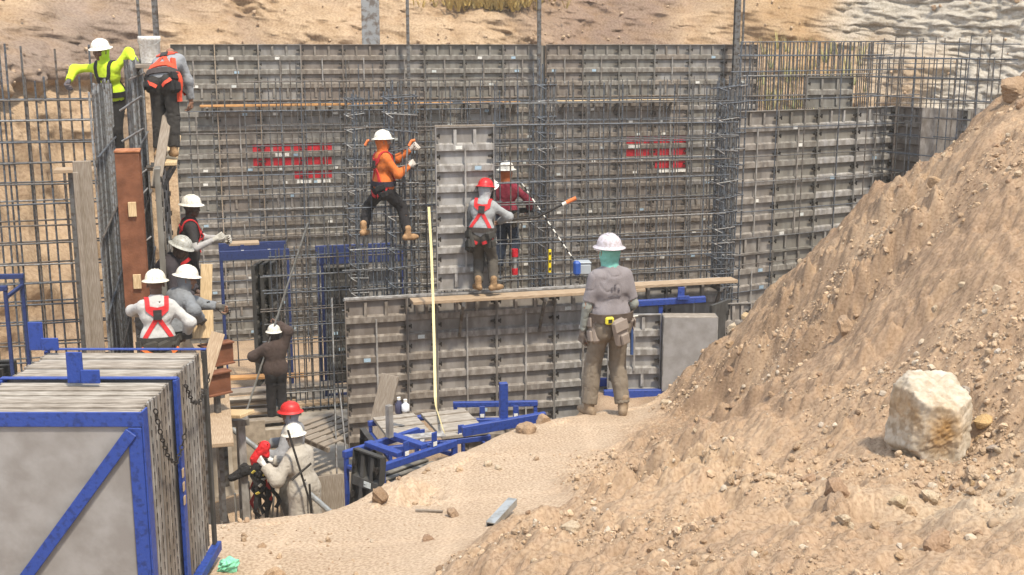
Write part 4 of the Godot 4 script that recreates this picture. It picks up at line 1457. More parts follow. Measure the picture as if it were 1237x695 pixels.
func front_wall() -> void:
	var o := Vector3(-2.46, 0.92, -16.54)
	var nz := Vector3(0.2588, 0, 0.9659)
	var t := thing("formwork_wall", "brown-grey formwork wall under the plank, behind the worker on the ridge", "formwork", o, YAW)
	var x := 0.0
	var i := 0
	for w in [0.92, 0.45, 0.92, 0.92, 0.92, 0.92, 0.92]:
		form_panel(t, Vector3(x + w / 2, 0, 0), w - 0.004, 2.44, [4, 4, 1, 1, 0, 1, 1][i], 0.22, w > 0.6)
		x += w
		i += 1
	part("top_strip", box_mesh(Vector3(5.97, 0.03, 0.07), 0.0, Vector3(2.985, 2.457, 0.036)), M_tex.panel[2], t)
	# the loose tall panel standing on it
	var lone := thing("form_panel", "tall pale form panel standing upright behind the red-hatted worker", "formwork", Vector3(-0.70, 3.43, -17.00), YAW)
	form_panel_into(lone, 0.88, 2.42, 2, 0.4)
	part("timber_cap", box_mesh(Vector3(0.89, 0.02, 0.07), 0.0, Vector3(0, 2.432, 0.035)), M_tex.greywood, lone)
	# plank on brackets
	var pl := thing("walkway_plank", "long pale timber plank the red-hatted worker stands on", "plank", o + AX * 0.95 + nz * 0.28 + Vector3(0, 2.42, 0), YAW)
	var flat := Basis(Vector3(0, 0, 1), Vector3(1, 0, 0), Vector3(0, -1, 0))
	part("board", box_mesh(Vector3(0.28, 3.6, 0.05), 0.006), M_tex.timber2, pl, Transform3D(flat, Vector3(1.8, 0, 0)))
	part("board", box_mesh(Vector3(0.26, 2.2, 0.05), 0.006), M_tex.timber2, pl, Transform3D(flat, Vector3(4.05, 0.052, -0.015)))
	for bx in [0.75, 2.0, 3.3, 4.85]:
		beam("bracket_arm", Vector3(bx, -0.055, 0.16), Vector3(bx, -0.055, -0.2), 0.05, 0.06, M_tex.grey_steel, pl)
		beam("bracket_strut", Vector3(bx, -0.09, 0.1), Vector3(bx, -0.62, -0.19), 0.045, 0.03, M_tex.grey_steel, pl)
	# rebar of the near wall, behind the formwork
	rebar_mat("rebar mat rising behind the plank, to the right of the tall panel", o + AX * 2.35 - nz * 0.35 + Vector3(0, -0.3, 0), YAW, 3.75, 0, 5.75, 0.29, 0.30, {"layers": [0.0, -0.24], "r": 0.0108})
	rebar_mat("rebar mat behind the tall panel and the orange worker", o + AX * 0.25 - nz * 0.35 + Vector3(0, -0.3, 0), YAW, 2.1, 0, 5.7, 0.27, 0.30, {"layers": [0.0], "r": 0.0108})
	cage("dense upright rebar cage beside the orange worker", o + AX * 0.95 - nz * 0.42 + Vector3(0, -0.3, 0), 0.42, 0.32, 5.75, 5)
	cage("dark rebar cage behind the hard hats, right of the seam", Vector3(0.51, 1.24, -18.60), 0.25, 0.3, 5.4, 3)
	cage("slim rebar cage left of the orange worker", Vector3(-2.62, 0.99, -19.40), 0.25, 0.25, 5.3, 3)
	rebar_mat("low rebar mat beside the worker pulling a rod", Vector3(-4.15, 0.6, -19.7) , YAW, 2.2, 0, 2.95, 0.13, 0.30, {"layers": [0.0, 0.2], "r": 0.012, "jitter": 0.8})
	rebar_mat("tall rebar mat in the middle of the pit behind the blue racks", Vector3(-6.2, 0.6, -22.6), YAW, 5.6, 0, 5.5, 0.36, 0.42, {"r": 0.013, "jitter": 0.8})
	# strap
	var st := st_new()
	var pts := [Vector3(-1.20, 4.72, -16.60), Vector3(-1.16, 4.15, -16.40), Vector3(-1.12, 3.53, -16.05), Vector3(-1.06, 2.97, -15.30), Vector3(-0.98, 2.60, -14.20), Vector3(-0.93, 2.66, -13.60), Vector3(-0.75, 2.82, -12.20)]
	var outs := []
	for q in pts:
		outs.append(Vector3(0.1, 0.1, 1))
	ribbon(st, pts, outs, 0.036, 0.004)
	tag(part("lifting_strap", done(st), mk("strap_yellow", lin(0.62, 0.53, 0.28), 0.8, M_tex.cloth, Vector3.ONE * 5), self), "pale yellow lifting strap hanging down over the formwork wall", "strap")

func left_side() -> void:
	# the left mat, the dense receding mats and the form wall that the crew works at
	rebar_mat("wide rebar mat on the far left in front of the cut bank", Vector3(-8.6, 0.5, -17.1), YAW, 2.35, 0, 5.95, 0.24, 0.31, {"layers": [0.0, -0.22], "tall": 0.5, "tall_share": 0.45, "r": 0.015, "jitter": 0.8})
	var side := YAW + PI / 2
	rebar_mat("dense rebar mat seen along its length below the yellow jacket", Vector3(-4.84, 2.0, -13.5), side, 4.1, 0, 4.47, 0.11, 0.9, {"mat": M_tex.cage, "r": 0.015, "jitter": 0.8})
	var l2 := rebar_mat("dense rebar mat seen along its length beside the bent worker", Vector3(-4.55, 2.0, -13.9), side, 4.0, 0, 4.75, 0.11, 0.9, {"mat": M_tex.cage, "r": 0.015, "jitter": 0.8})
	for i in 9:
		var y := 0.9 + i * 0.42 + rng.randf_range(-0.08, 0.08)
		bar("tie_rod", Vector3(-0.05, y, -0.10), Vector3(-0.05 + rng.randf_range(-0.1, 0.1), y + rng.randf_range(0.1, 0.28), 0.16), 0.014, M_tex.rebar[3], l2)
	# form wall facing right
	var w := thing("formwork_wall", "narrow formwork wall seen edge-on behind the four crouching workers", "formwork", Vector3(-4.33, 0.7, -14.0), side + PI)
	w.rotation.y = YAW - PI / 2 + PI
	for i in 4:
		for j in 2:
			form_panel(w, Vector3((i + 0.5) * 0.915, j * 2.42, 0), 0.91, 2.415, -1, 0.2)
	# rusty steel beam and weathered boards
	var rb := thing("steel_beam", "rust-red steel box beam standing between the rebar and the crew", "beam", Vector3(-4.45, 3.95, -13.45), YAW)
	part("front_flange", box_mesh(Vector3(0.27, 1.85, 0.02), 0.003, Vector3(0, 0.925, 0.17)), M_tex.rust, rb)
	part("back_flange", box_mesh(Vector3(0.27, 1.85, 0.02), 0.003, Vector3(0, 0.925, -0.17)), M_tex.rust, rb)
	for s in [-0.1, 0.1]:
		part("web", box_mesh(Vector3(0.018, 1.85, 0.318), 0.0, Vector3(s, 0.925, 0)), M_tex.rust, rb)
	part("cap_plate", box_mesh(Vector3(0.285, 0.02, 0.38), 0.003, Vector3(0, 1.862, 0)), mk("rust_light", lin(0.36, 0.15, 0.07), 0.85, M_tex.steel, Vector3.ONE), rb)
	part("prop", box_mesh(Vector3(0.10, 1.3, 0.10), 0.0, Vector3(0, -0.652, -0.1)), M_tex.grey_steel, rb)
	for y in [1.2, 0.35]:
		part("timber_block", box_mesh(Vector3(0.09, 0.17, 0.03), 0.004, Vector3(0.02, y, 0.197)), M_tex.timber, rb)
	var wb := thing("timber_board", "weathered grey-brown board standing left of the dense rebar", "board", Vector3(-4.88, 2.6, -13.15), 0.45)
	part("board", box_mesh(Vector3(0.20, 3.12, 0.05), 0.008, Vector3(0, 1.56, 0)), M_tex.greywood, wb)
	part("batten", box_mesh(Vector3(0.06, 3.0, 0.05), 0.006, Vector3(-0.08, 1.5, 0.051)), M_tex.greywood, wb)
	var flat := Basis(Vector3(1, 0, 0), Vector3(0, 0, -1), Vector3(0, 1, 0))
	# plank of the bent worker
	var pk := thing("walkway_plank", "fresh pale plank under the bent worker's boots", "plank", Vector3(-4.42, 5.545, -14.55), YAW)
	part("board", box_mesh(Vector3(0.25, 4.6, 0.045), 0.006), M_tex.timber, pk, Transform3D(flat, Vector3(0.08, 0, -2.25)))
	for z in [-0.25, -1.7, -3.2]:
		beam("bracket", Vector3(-0.12, -0.03, z), Vector3(0.2, -0.03, z), 0.05, 0.05, M_tex.grey_steel, pk)
		beam("bracket_strut", Vector3(-0.08, -0.5, z), Vector3(0.18, -0.06, z), 0.04, 0.04, M_tex.grey_steel, pk)
	var gb := thing("timber_board", "grey weathered board propped beside the pale plank", "board", Vector3(-4.29, 5.38, -14.20), YAW)
	part("board", box_mesh(Vector3(0.12, 1.5, 0.05), 0.006), M_tex.greywood, gb, Transform3D(Basis.from_euler(Vector3(-0.75, 0, -0.15)), Vector3(0.02, 0.45, -0.55)))
	# platform of the yellow worker
	var py := thing("walkway_plank", "plank behind the dense rebar that the yellow-jacketed worker stands on", "plank", Vector3(-5.7, 5.27, -16.6), YAW)
	part("board", box_mesh(Vector3(0.4, 1.6, 0.05), 0.006), M_tex.timber2, py, Transform3D(Basis(Vector3(0, 0, 1), Vector3(1, 0, 0), Vector3(0, -1, 0)), Vector3.ZERO))
	for x in [-0.6, 0.6]:
		beam("leg", Vector3(x, -0.03, 0), Vector3(x, -4.7, 0), 0.06, 0.06, M_tex.grey_steel, py)
	# bucket
	var bk := thing("bucket", "white plastic bucket on top of the dense rebar", "bucket", Vector3(-4.90, 6.76, -16.00), 0.0)
	var st := st_new()
	lathe(st, [Vector2(0.001, 0.004), Vector2(0.118, 0.0), Vector2(0.122, 0.01), Vector2(0.14, 0.30), Vector2(0.148, 0.305), Vector2(0.148, 0.36), Vector2(0.14, 0.365), Vector2(0.132, 0.36), Vector2(0.114, 0.02), Vector2(0.001, 0.02)], 24)
	part("pail", done(st), M_tex.white, bk)
	st = st_new()
	var hoop := []
	for i in 13:
		var a := PI * i / 12
		hoop.append(Vector3(cos(a) * 0.15, 0.325 - sin(a) * 0.10, sin(a) * 0.13))
	tube(st, hoop, 0.004, 5)
	part("handle", done(st), M_tex.pale_steel, bk)
	var bs := thing("timber_board", "short board carrying the white bucket", "board", Vector3(-4.90, 6.76, -16.00) - Vector3(0, 0.03, 0), YAW)
	part("board", box_mesh(Vector3(0.4, 0.05, 0.9), 0.006), M_tex.greywood, bs)
	part("prop", box_mesh(Vector3(0.08, 4.6, 0.08), 0.0, Vector3(0.0, -2.33, -0.2)), M_tex.greywood, bs)
	# scaffold under the crew
	for e in [[-0.32, "inner scaffold plank under the crouching crew"], [0.0, "middle scaffold plank under the crouching crew"], [0.32, "outer scaffold plank under the crouching crew"]]:
		var p := thing("scaffold_plank", e[1], "plank", Vector3(-4.0 + e[0], 2.68, -13.9), YAW, "scaffold planks under the crew")
		part("board", box_mesh(Vector3(0.28, 3.6, 0.05), 0.006), M_tex.timber2, p, Transform3D(flat, Vector3.ZERO))
		for z in [-1.6, 1.5]:
			beam("leg", Vector3(0, -0.03, z), Vector3(0, -2.3, z), 0.05, 0.05, M_tex.grey_steel, p)
	# boards and rusty walers right of the crew
	var lb := thing("timber_board", "tall narrow pale board leaning right of the crew", "board", Vector3(-3.79, 3.53, -13.90), 0.2)
	part("board", box_mesh(Vector3(0.14, 0.85, 0.03), 0.004, Vector3(0, 0.42, 0)), M_tex.timber, lb, Transform3D(Basis.from_euler(Vector3(-0.2, 0, -0.06)), Vector3.ZERO))
	var lb2 := thing("plywood_board", "square pale plywood board at the grey-shirted worker's hand", "board", Vector3(-3.76, 3.53, -13.60), 0.15)
	part("sheet", box_mesh(Vector3(0.29, 0.34, 0.025), 0.003, Vector3(0, 0.17, 0)), M_tex.timber, lb2, Transform3D(Basis.from_euler(Vector3(-0.3, 0, 0)), Vector3.ZERO))
	for e in [[Vector3(-3.64, 3.15, -13.80), 0.9, "rust-brown steel waler right of the plywood board"], [Vector3(-3.54, 2.95, -13.20), 0.7, "lower rust-brown steel waler beside the blue crate"]]:
		var q := thing("steel_beam", e[2], "beam", e[0], YAW + 0.5, "rusty walers beside the crew")
		part("flange", box_mesh(Vector3(0.42, 0.02, 0.16), 0.002, Vector3(0, 0.26, 0)), M_tex.rust, q)
		part("flange", box_mesh(Vector3(0.42, 0.02, 0.16), 0.002, Vector3(0, 0.0, 0)), M_tex.rust, q)
		part("web", box_mesh(Vector3(0.42, 0.24, 0.014), 0.0, Vector3(0, 0.13, 0.03)), M_tex.rust, q)
		part("prop", box_mesh(Vector3(0.06, 1.6, 0.06), 0.0, Vector3(0.05, -0.812, -0.02)), M_tex.grey_steel, q)
	var dg := thing("timber_board", "pale board leaning between the blue crate and the rusty beam", "board", Vector3(-3.21, 3.53, -11.50), 0.0)
	part("board", box_mesh(Vector3(0.14, 0.62, 0.03), 0.004, Vector3(0, 0.31, 0)), M_tex.timber2, dg, Transform3D(Basis.from_euler(Vector3(-0.5, 0.3, -0.35)), Vector3.ZERO))
	part("prop", box_mesh(Vector3(0.06, 1.6, 0.06), 0.0, Vector3(0, -0.81, 0)), M_tex.grey_steel, dg)
	# blue rack on the far left
	var r := rack_frame("blue steel rack at the left edge behind the crate", Vector3(-7.1, 1.6, -14.6), 0.15, 1.3, 2.4, 0.8, {"bar": 0.065, "paint": M_tex.dull_blue})
	for i in 3:
		form_panel_thing(ORDINAL[2 - i] + " dark form panel from the front in the rack at the left edge", Vector3(-7.1, 1.7, -14.85 + i * 0.2), 0.15, 1.0, 1.2, 5, "panels in the left rack")

func form_panel_thing(label: String, at: Vector3, turn: float, w: float, h: float, tone: int, group := "", tilt := 0.0) -> Node3D:
	var t := thing("form_panel", label, "formwork", at, turn, group)
	t.rotation.x = tilt
	form_panel_into(t, w, h, tone, 0.25)
	return t

func edge_panel(label: String, at: Vector3, w: float, h: float, tone: int, face: Material, group: String) -> Node3D:
	# a panel standing with its smooth face to the camera; its perforated edge rails show at the side
	var t := thing("form_panel", label, "formwork", at, 0.0, group)
	part("face", box_mesh(Vector3(snappedf(w - 0.02, 0.001), snappedf(h - 0.02, 0.001), 0.012), 0.0, Vector3(0, h / 2, 0.026)), face, t)
	var m: Material = M_tex.panel[tone]
	for s in [-1.0, 1.0]:
		part("edge_rail", box_mesh(Vector3(0.011, h, 0.020), 0.002, Vector3(s * (w / 2 - 0.005), h / 2, 0.020)), m, t)
		part("edge_rail", box_mesh(Vector3(0.011, h, 0.016), 0.002, Vector3(s * (w / 2 - 0.005), h / 2, -0.022)), m, t)
		part("edge_web", box_mesh(Vector3(0.006, snappedf(h - 0.04, 0.001), 0.024), 0.0, Vector3(s * (w / 2 - 0.014), h / 2, -0.002)), M_tex.panel[3], t)
	part("top_rail", box_mesh(Vector3(snappedf(w - 0.024, 0.001), 0.012, 0.058), 0.002, Vector3(0, h - 0.006, 0)), M_tex.toprail[rng.randi() % 2], t)
	part("bottom_rail", box_mesh(Vector3(snappedf(w - 0.024, 0.001), 0.012, 0.058), 0.002, Vector3(0, 0.006, 0)), m, t)
	var holes := st_new()
	for i in int(h / 0.076):
		for s in [-1.0, 1.0]:
			box(holes, Vector3(s * (w / 2 - 0.006), 0.06 + i * 0.076, -0.003), Vector3(0.009, 0.036, 0.018))
	stuff(part("slots", done(holes), M_tex.dark, t))
	return t

func chain_of(label: String, pts: Array, link: float) -> Node3D:
	var t := thing("chain", label, "chain", pts[0], 0.0, "chains on the blue crate")
	var tor := TorusMesh.new()
	tor.inner_radius = 0.26
	tor.outer_radius = 0.5
	tor.rings = 12
	tor.ring_segments = 6
	var c := Curve3D.new()
	for p in pts:
		c.add_point(p)
	var n := int(c.get_baked_length() / (link * 0.72))
	for i in n:
		var s := c.get_baked_length() * i / n
		var p := c.sample_baked(s)
		var d := (c.sample_baked(s + link * 0.6) - c.sample_baked(s - link * 0.6)).normalized()
		var b := frame_of(d)
		if i % 2:
			b = Basis(b.z, b.y, -b.x)
		part("link", tor, M_tex.dark, t, Transform3D(Basis(b.x * link * 0.7, b.z * link * 0.6, b.y * link), p - pts[0]))
	return t

const ORDINAL := ["first", "second", "third", "fourth", "fifth", "sixth", "seventh", "eighth", "ninth", "tenth", "eleventh", "twelfth", "thirteenth", "fourteenth", "fifteenth", "sixteenth", "seventeenth"]

func crate() -> void:
	M_tex.toprail = [mk("rail_top_pale", lin(0.35, 0.315, 0.275), 0.85, M_tex.streak, Vector3(0.6, 2, 5)), mk("rail_top_tan", lin(0.30, 0.262, 0.222), 0.85, M_tex.streak, Vector3(0.6, 2, 5))]
	var faces := mk("face_grey", lin(0.235, 0.225, 0.222), 0.7, M_tex.face, Vector3.ONE * 0.6, 0.0, M_tex.fine, 0.04)
	var z := -5.54
	var i := 0
	var w := 0.90
	var h := 1.225
	var y0 := 3.995
	var cx := -1.85 - w / 2
	while z > -6.64:
		if i == 7:
			z -= 0.075
		var lbl: String = ORDINAL[i] + " form panel from the front on edge in the blue crate"
		if i == 0:
			lbl = "frontmost grey form panel of the crate, its smooth face to the camera"
		edge_panel(lbl, Vector3(cx + rng.randf_range(-0.007, 0.007), y0 + rng.randf_range(-0.006, 0.004), z), w, h + rng.randf_range(-0.003, 0.003), [4, 0, 1, 4][rng.randi() % 4], faces, "form panels stacked in the blue crate")
		z -= 0.0715
		i += 1
	var t := thing("steel_crate", "blue steel crate frame round a stack of form panels, bottom left", "crate", Vector3(cx, y0, -5.54))
	var b: Material = M_tex.blue
	var x1 := w / 2 + 0.012
	beam("front_rail", Vector3(-w / 2 - 0.02, h - 0.038, 0.042), Vector3(w / 2 + 0.02, h - 0.038, 0.042), 0.076, 0.012, b, t, 0.003, Vector3(0, 0, 1))
	beam("front_rail", Vector3(-w / 2 - 0.02, 0.03, 0.042), Vector3(w / 2 + 0.02, 0.03, 0.042), 0.09, 0.012, b, t, 0.003, Vector3(0, 0, 1))
	for s in [-1.0, 1.0]:
		beam("front_post", Vector3(s * (x1 - 0.038), 0.08, 0.0445), Vector3(s * (x1 - 0.038), h - 0.08, 0.0445), 0.07, 0.012, b, t, 0.003, Vector3(0, 0, 1))
		beam("post_flange", Vector3(s * (x1 + 0.004), -0.03, 0.012), Vector3(s * (x1 + 0.004), h + 0.005, 0.012), 0.010, 0.075, b, t, 0.002, Vector3(0, 0, 1))
		beam("middle_post", Vector3(s * (x1 + 0.01), -0.03, -0.525), Vector3(s * (x1 + 0.01), h + 0.005, -0.525), 0.022, 0.066, b, t, 0.003, Vector3(0, 0, 1))
		beam("back_post", Vector3(s * (x1 + 0.005), -0.03, -1.13), Vector3(s * (x1 + 0.005), h + 0.005, -1.13), 0.02, 0.05, M_tex.panel[5] if s > 0 else b, t, 0.003, Vector3(0, 0, 1))
		beam("side_rail", Vector3(s * (x1 + 0.012), -0.03, 0.05), Vector3(s * (x1 + 0.012), -0.03, -1.17), 0.05, 0.06, b, t, 0.003, Vector3(0, 1, 0))
	beam("top_bar", Vector3(-w / 2 - 0.03, h + 0.01, -0.525), Vector3(w / 2 + 0.03, h + 0.01, -0.525), 0.04, 0.008, b, t, 0.002, Vector3(0, 1, 0))
	beam("back_rail", Vector3(-w / 2 - 0.03, h + 0.012, -1.13), Vector3(w / 2 + 0.03, h + 0.012, -1.13), 0.03, 0.008, b, t, 0.002, Vector3(0, 1, 0))
	beam("diagonal_brace", Vector3(-w / 2 + 0.04, 0.05, 0.058), Vector3(w / 2 - 0.04, h - 0.10, 0.058), 0.062, 0.012, b, t, 0.003, Vector3(0, 0, 1))
	# lifting lugs on top: an upright angle with a foot
	for e in [[-0.02, -0.42], [-0.5, -1.1]]:
		var l := part("lifting_lug", box_mesh(Vector3(0.085, 0.17, 0.014), 0.003), b, t, Transform3D(Basis(), Vector3(e[0], h + 0.107, e[1] + 0.03)))
		part("gusset", box_mesh(Vector3(0.014, 0.13, 0.09), 0.003), b, l, Transform3D(Basis(), Vector3(-0.03, -0.02, -0.053)))
		part("foot", box_mesh(Vector3(0.10, 0.075, 0.014), 0.003), b, l, Transform3D(Basis(), Vector3(0.085, -0.045, 0.016)))
	for e in [0.70, 0.62, 0.54]:
		part("lock_plate", box_mesh(Vector3(0.006, 0.05, 0.03), 0.001), M_tex.timber2, t, Transform3D(Basis(), Vector3(x1 + 0.025, e, -0.50)))
	var x := -1.80
	chain_of("rusty chain looped in front of the near group of panels", [Vector3(x, 5.19, -5.60), Vector3(x + 0.01, 5.05, -5.63), Vector3(x + 0.012, 4.90, -5.72), Vector3(x + 0.012, 4.82, -5.84), Vector3(x + 0.012, 4.86, -5.95), Vector3(x + 0.03, 4.97, -6.02)], 0.04)
	chain_of("rusty chain looped in front of the far group of panels", [Vector3(x + 0.02, 5.18, -6.08), Vector3(x + 0.015, 5.05, -6.2), Vector3(x + 0.012, 5.0, -6.35), Vector3(x + 0.012, 5.04, -6.5), Vector3(x + 0.02, 5.12, -6.58)], 0.04)

func racks() -> void:
	var yaw := YAW
	# two racks deep in the pit
	var ra := Vector3(-4.87, 0.62, -21.5)
	rack_frame("blue steel rack of dark panels standing left of the rod puller", ra, yaw, 1.2, 2.6, 0.9, {"top": 0.17, "bar": 0.07, "paint": M_tex.dull_blue})
	for i in 3:
		form_panel_thing(["leftmost", "middle", "rightmost"][i] + " dark upright form panel inside the left blue rack in the pit", ra + Vector3(0.08 + i * 0.13, 0.1, 0.15 - i * 0.12), yaw + 1.25, 0.75, 2.3, 5, "dark panels in the pit racks")
	var rb := Vector3(-2.85, 0.62, -21.2)
	rack_frame("blue steel rack behind the rebar beside the brown wall", rb, yaw, 1.45, 2.6, 0.9, {"top": 0.19, "bar": 0.07, "paint": M_tex.dull_blue})
	form_panel_thing("grey form panel inside the right blue rack in the pit", rb + Vector3(0.45, 0.15, 0.05), yaw, 0.8, 2.2, 0, "panels in the pit racks")
	form_panel_thing("dark form panel inside the right blue rack in the pit", rb + Vector3(-0.35, 0.15, 0.0), yaw, 0.7, 2.2, 5, "panels in the pit racks")
	var bt := thing("timber_board", "pale board lying across the top of the left pit rack", "board", ra + Vector3(-0.15, 2.76, 0.1), yaw)
	part("board", box_mesh(Vector3(0.55, 0.05, 0.3), 0.006), M_tex.timber2, bt)
	# blue racks lying along the edge of the ledge
	var r1 := Vector3(-1.13, 1.75, -11.15)
	rack_frame("nearest blue rack below the ledge, open frame on top", r1, 0.82, 0.95, 1.25, 0.56, {"bar": 0.062, "top": 0.075})
	var o1 := thing("blue_trestle", "small blue cross frame lying on the nearest rack", "frame", r1 + Vector3(0, 1.3, 0), 0.82)
	for x in [-0.22, 0.1]:
		beam("cross_bar", Vector3(x, 0.01, -0.25), Vector3(x, 0.01, 0.25), 0.09, 0.05, M_tex.blue, o1, 0.004, Vector3(0, 1, 0))
	beam("plate", Vector3(0.12, 0.012, -0.1), Vector3(0.5, 0.012, 0.12), 0.14, 0.02, M_tex.panel[2], o1, 0.003, Vector3(0, 1, 0))
	beam("upright", Vector3(0.0, 0.036, -0.16), Vector3(0.0, 0.38, -0.16), 0.06, 0.06, M_tex.panel[0], o1, 0.004)
	form_panel_thing("dark form panel leaning at the end of the nearest blue rack", Vector3(-1.39, 2.57, -10.50), -0.75, 0.42, 0.62, 5, "", -0.12)
	for i in 4:
		form_panel_thing(ORDINAL[3 - i] + " form panel from the front inside the nearest blue rack", r1 + Basis(Vector3.UP, 0.82) * Vector3(0.0, 0.08, -0.2 + i * 0.12), 0.82, 0.8, 0.95, 3, "panels in the nearest rack")
	var r2 := Vector3(-0.98, 1.5, -12.9)
	rack_frame("middle blue rack below the ledge with plates across its top", r2, 0.35, 1.15, 1.1, 0.95, {"bar": 0.062})
	for e in [[-0.3, 0.0, 0.5, "left tan plate lying on the middle blue rack"], [0.3, 0.05, 0.55, "right tan plate lying on the middle blue rack"]]:
		var pl := thing("form_panel", e[3], "formwork", r2 + Basis(Vector3.UP, 0.35) * Vector3(e[0], 1.165, e[1]), 0.35)
		part("plate", box_mesh(Vector3(e[2], 0.04, 0.9), 0.004), M_tex.toprail[0], pl)
		for k in 3:
			part("rail", box_mesh(Vector3(e[2], 0.012, 0.03), 0.0, Vector3(0, 0.0265, -0.3 + k * 0.3)), M_tex.toprail[1], pl)
	form_panel_thing("dark form panel closing the left end of the middle rack", r2 + Basis(Vector3.UP, 0.35) * Vector3(-0.66, 0.1, 0.05), 0.35 - PI / 2, 0.85, 1.0, 5)
	var r3 := Vector3(-0.2, 1.42, -14.2)
	rack_frame("farthest blue rack below the ledge, against the brown wall", r3, 0.05, 1.05, 0.98, 0.7, {"bar": 0.07})
	form_panel_thing("brown form panel inside the farthest blue rack", r3 + Vector3(0, 0.1, -0.1), 0.05, 0.85, 0.8, 4)
	var r4 := thing("blue_trestle", "blue beam frame half buried beside the ledge", "frame", Vector3(-0.06, 2.87, -12.20), 0.25)
	beam("rail", Vector3(-0.5, 0, 0), Vector3(0.45, 0.09, 0), 0.11, 0.07, M_tex.blue, r4, 0.004)
	beam("post", Vector3(-0.02, 0.10, -0.06), Vector3(-0.02, 0.5, -0.06), 0.09, 0.07, M_tex.blue, r4, 0.004)
	beam("foot", Vector3(0.05, -0.06, 0), Vector3(0.05, -1.0, 0), 0.08, 0.06, M_tex.grey_steel, r4)
	# rack behind the worker on the ridge
	var rr := Vector3(2.18, 1.93, -16.75)
	var lr := thing("steel_rack", "low blue rack carrying panels behind the worker on the ridge", "rack", rr, 0.06, "blue steel racks for form panels")
	beam("bottom_rail", Vector3(-0.85, 0.045, 0.32), Vector3(0.85, 0.045, 0.32), 0.12, 0.08, M_tex.blue, lr, 0.006)
	beam("bottom_rail", Vector3(-0.85, 0.045, -0.30), Vector3(0.85, 0.045, -0.30), 0.12, 0.08, M_tex.blue, lr, 0.006)
	beam("top_rail", Vector3(-0.5, 1.30, -0.12), Vector3(0.72, 1.36, -0.12), 0.09, 0.08, M_tex.blue, lr, 0.006)
	for x in [-0.42, 0.05]:
		beam("post", Vector3(x, 0.11, -0.13), Vector3(x, 1.26, -0.13), 0.06, 0.05, M_tex.blue, lr)
	beam("lifting_lug", Vector3(0.34, 1.36, -0.07), Vector3(0.34, 1.56, -0.07), 0.10, 0.02, M_tex.blue, lr, 0.004)
	beam("lifting_lug", Vector3(0.28, 1.40, -0.05), Vector3(0.46, 1.40, -0.05), 0.06, 0.03, M_tex.blue, lr, 0.004)
	for i in 4:
		var lbl: String = ORDINAL[i] + " grey form panel from the front in the stack right of the ridge worker"
		if i == 0:
			lbl = "smooth pale grey panel face right of the worker on the ridge"
		edge_panel(lbl, Vector3(2.60, 2.02, -16.40 - i * 0.068), 0.79, 1.12, 0, M["face_grey"], "panels in the rack behind the ridge worker")
	form_panel_thing("ribbed form panel directly right of the worker on the ridge", Vector3(1.79, 2.02, -16.52), 0.06, 0.78, 1.14, 0)
	# leftovers right of it
	form_panel_thing("small form panel leaning beside the dirt slope, right of the rack", Vector3(3.42, 2.25, -17.0), 0.15, 0.42, 0.95, 1, "", -0.12)
	var dp := thing("form_panel", "dark panel standing edge-on right of the grey panel stack", "formwork", Vector3(3.12, 1.95, -16.9), 0.9)
	part("plate", box_mesh(Vector3(0.6, 1.3, 0.05), 0.004, Vector3(0, 0.65, 0)), M_tex.panel[5], dp)

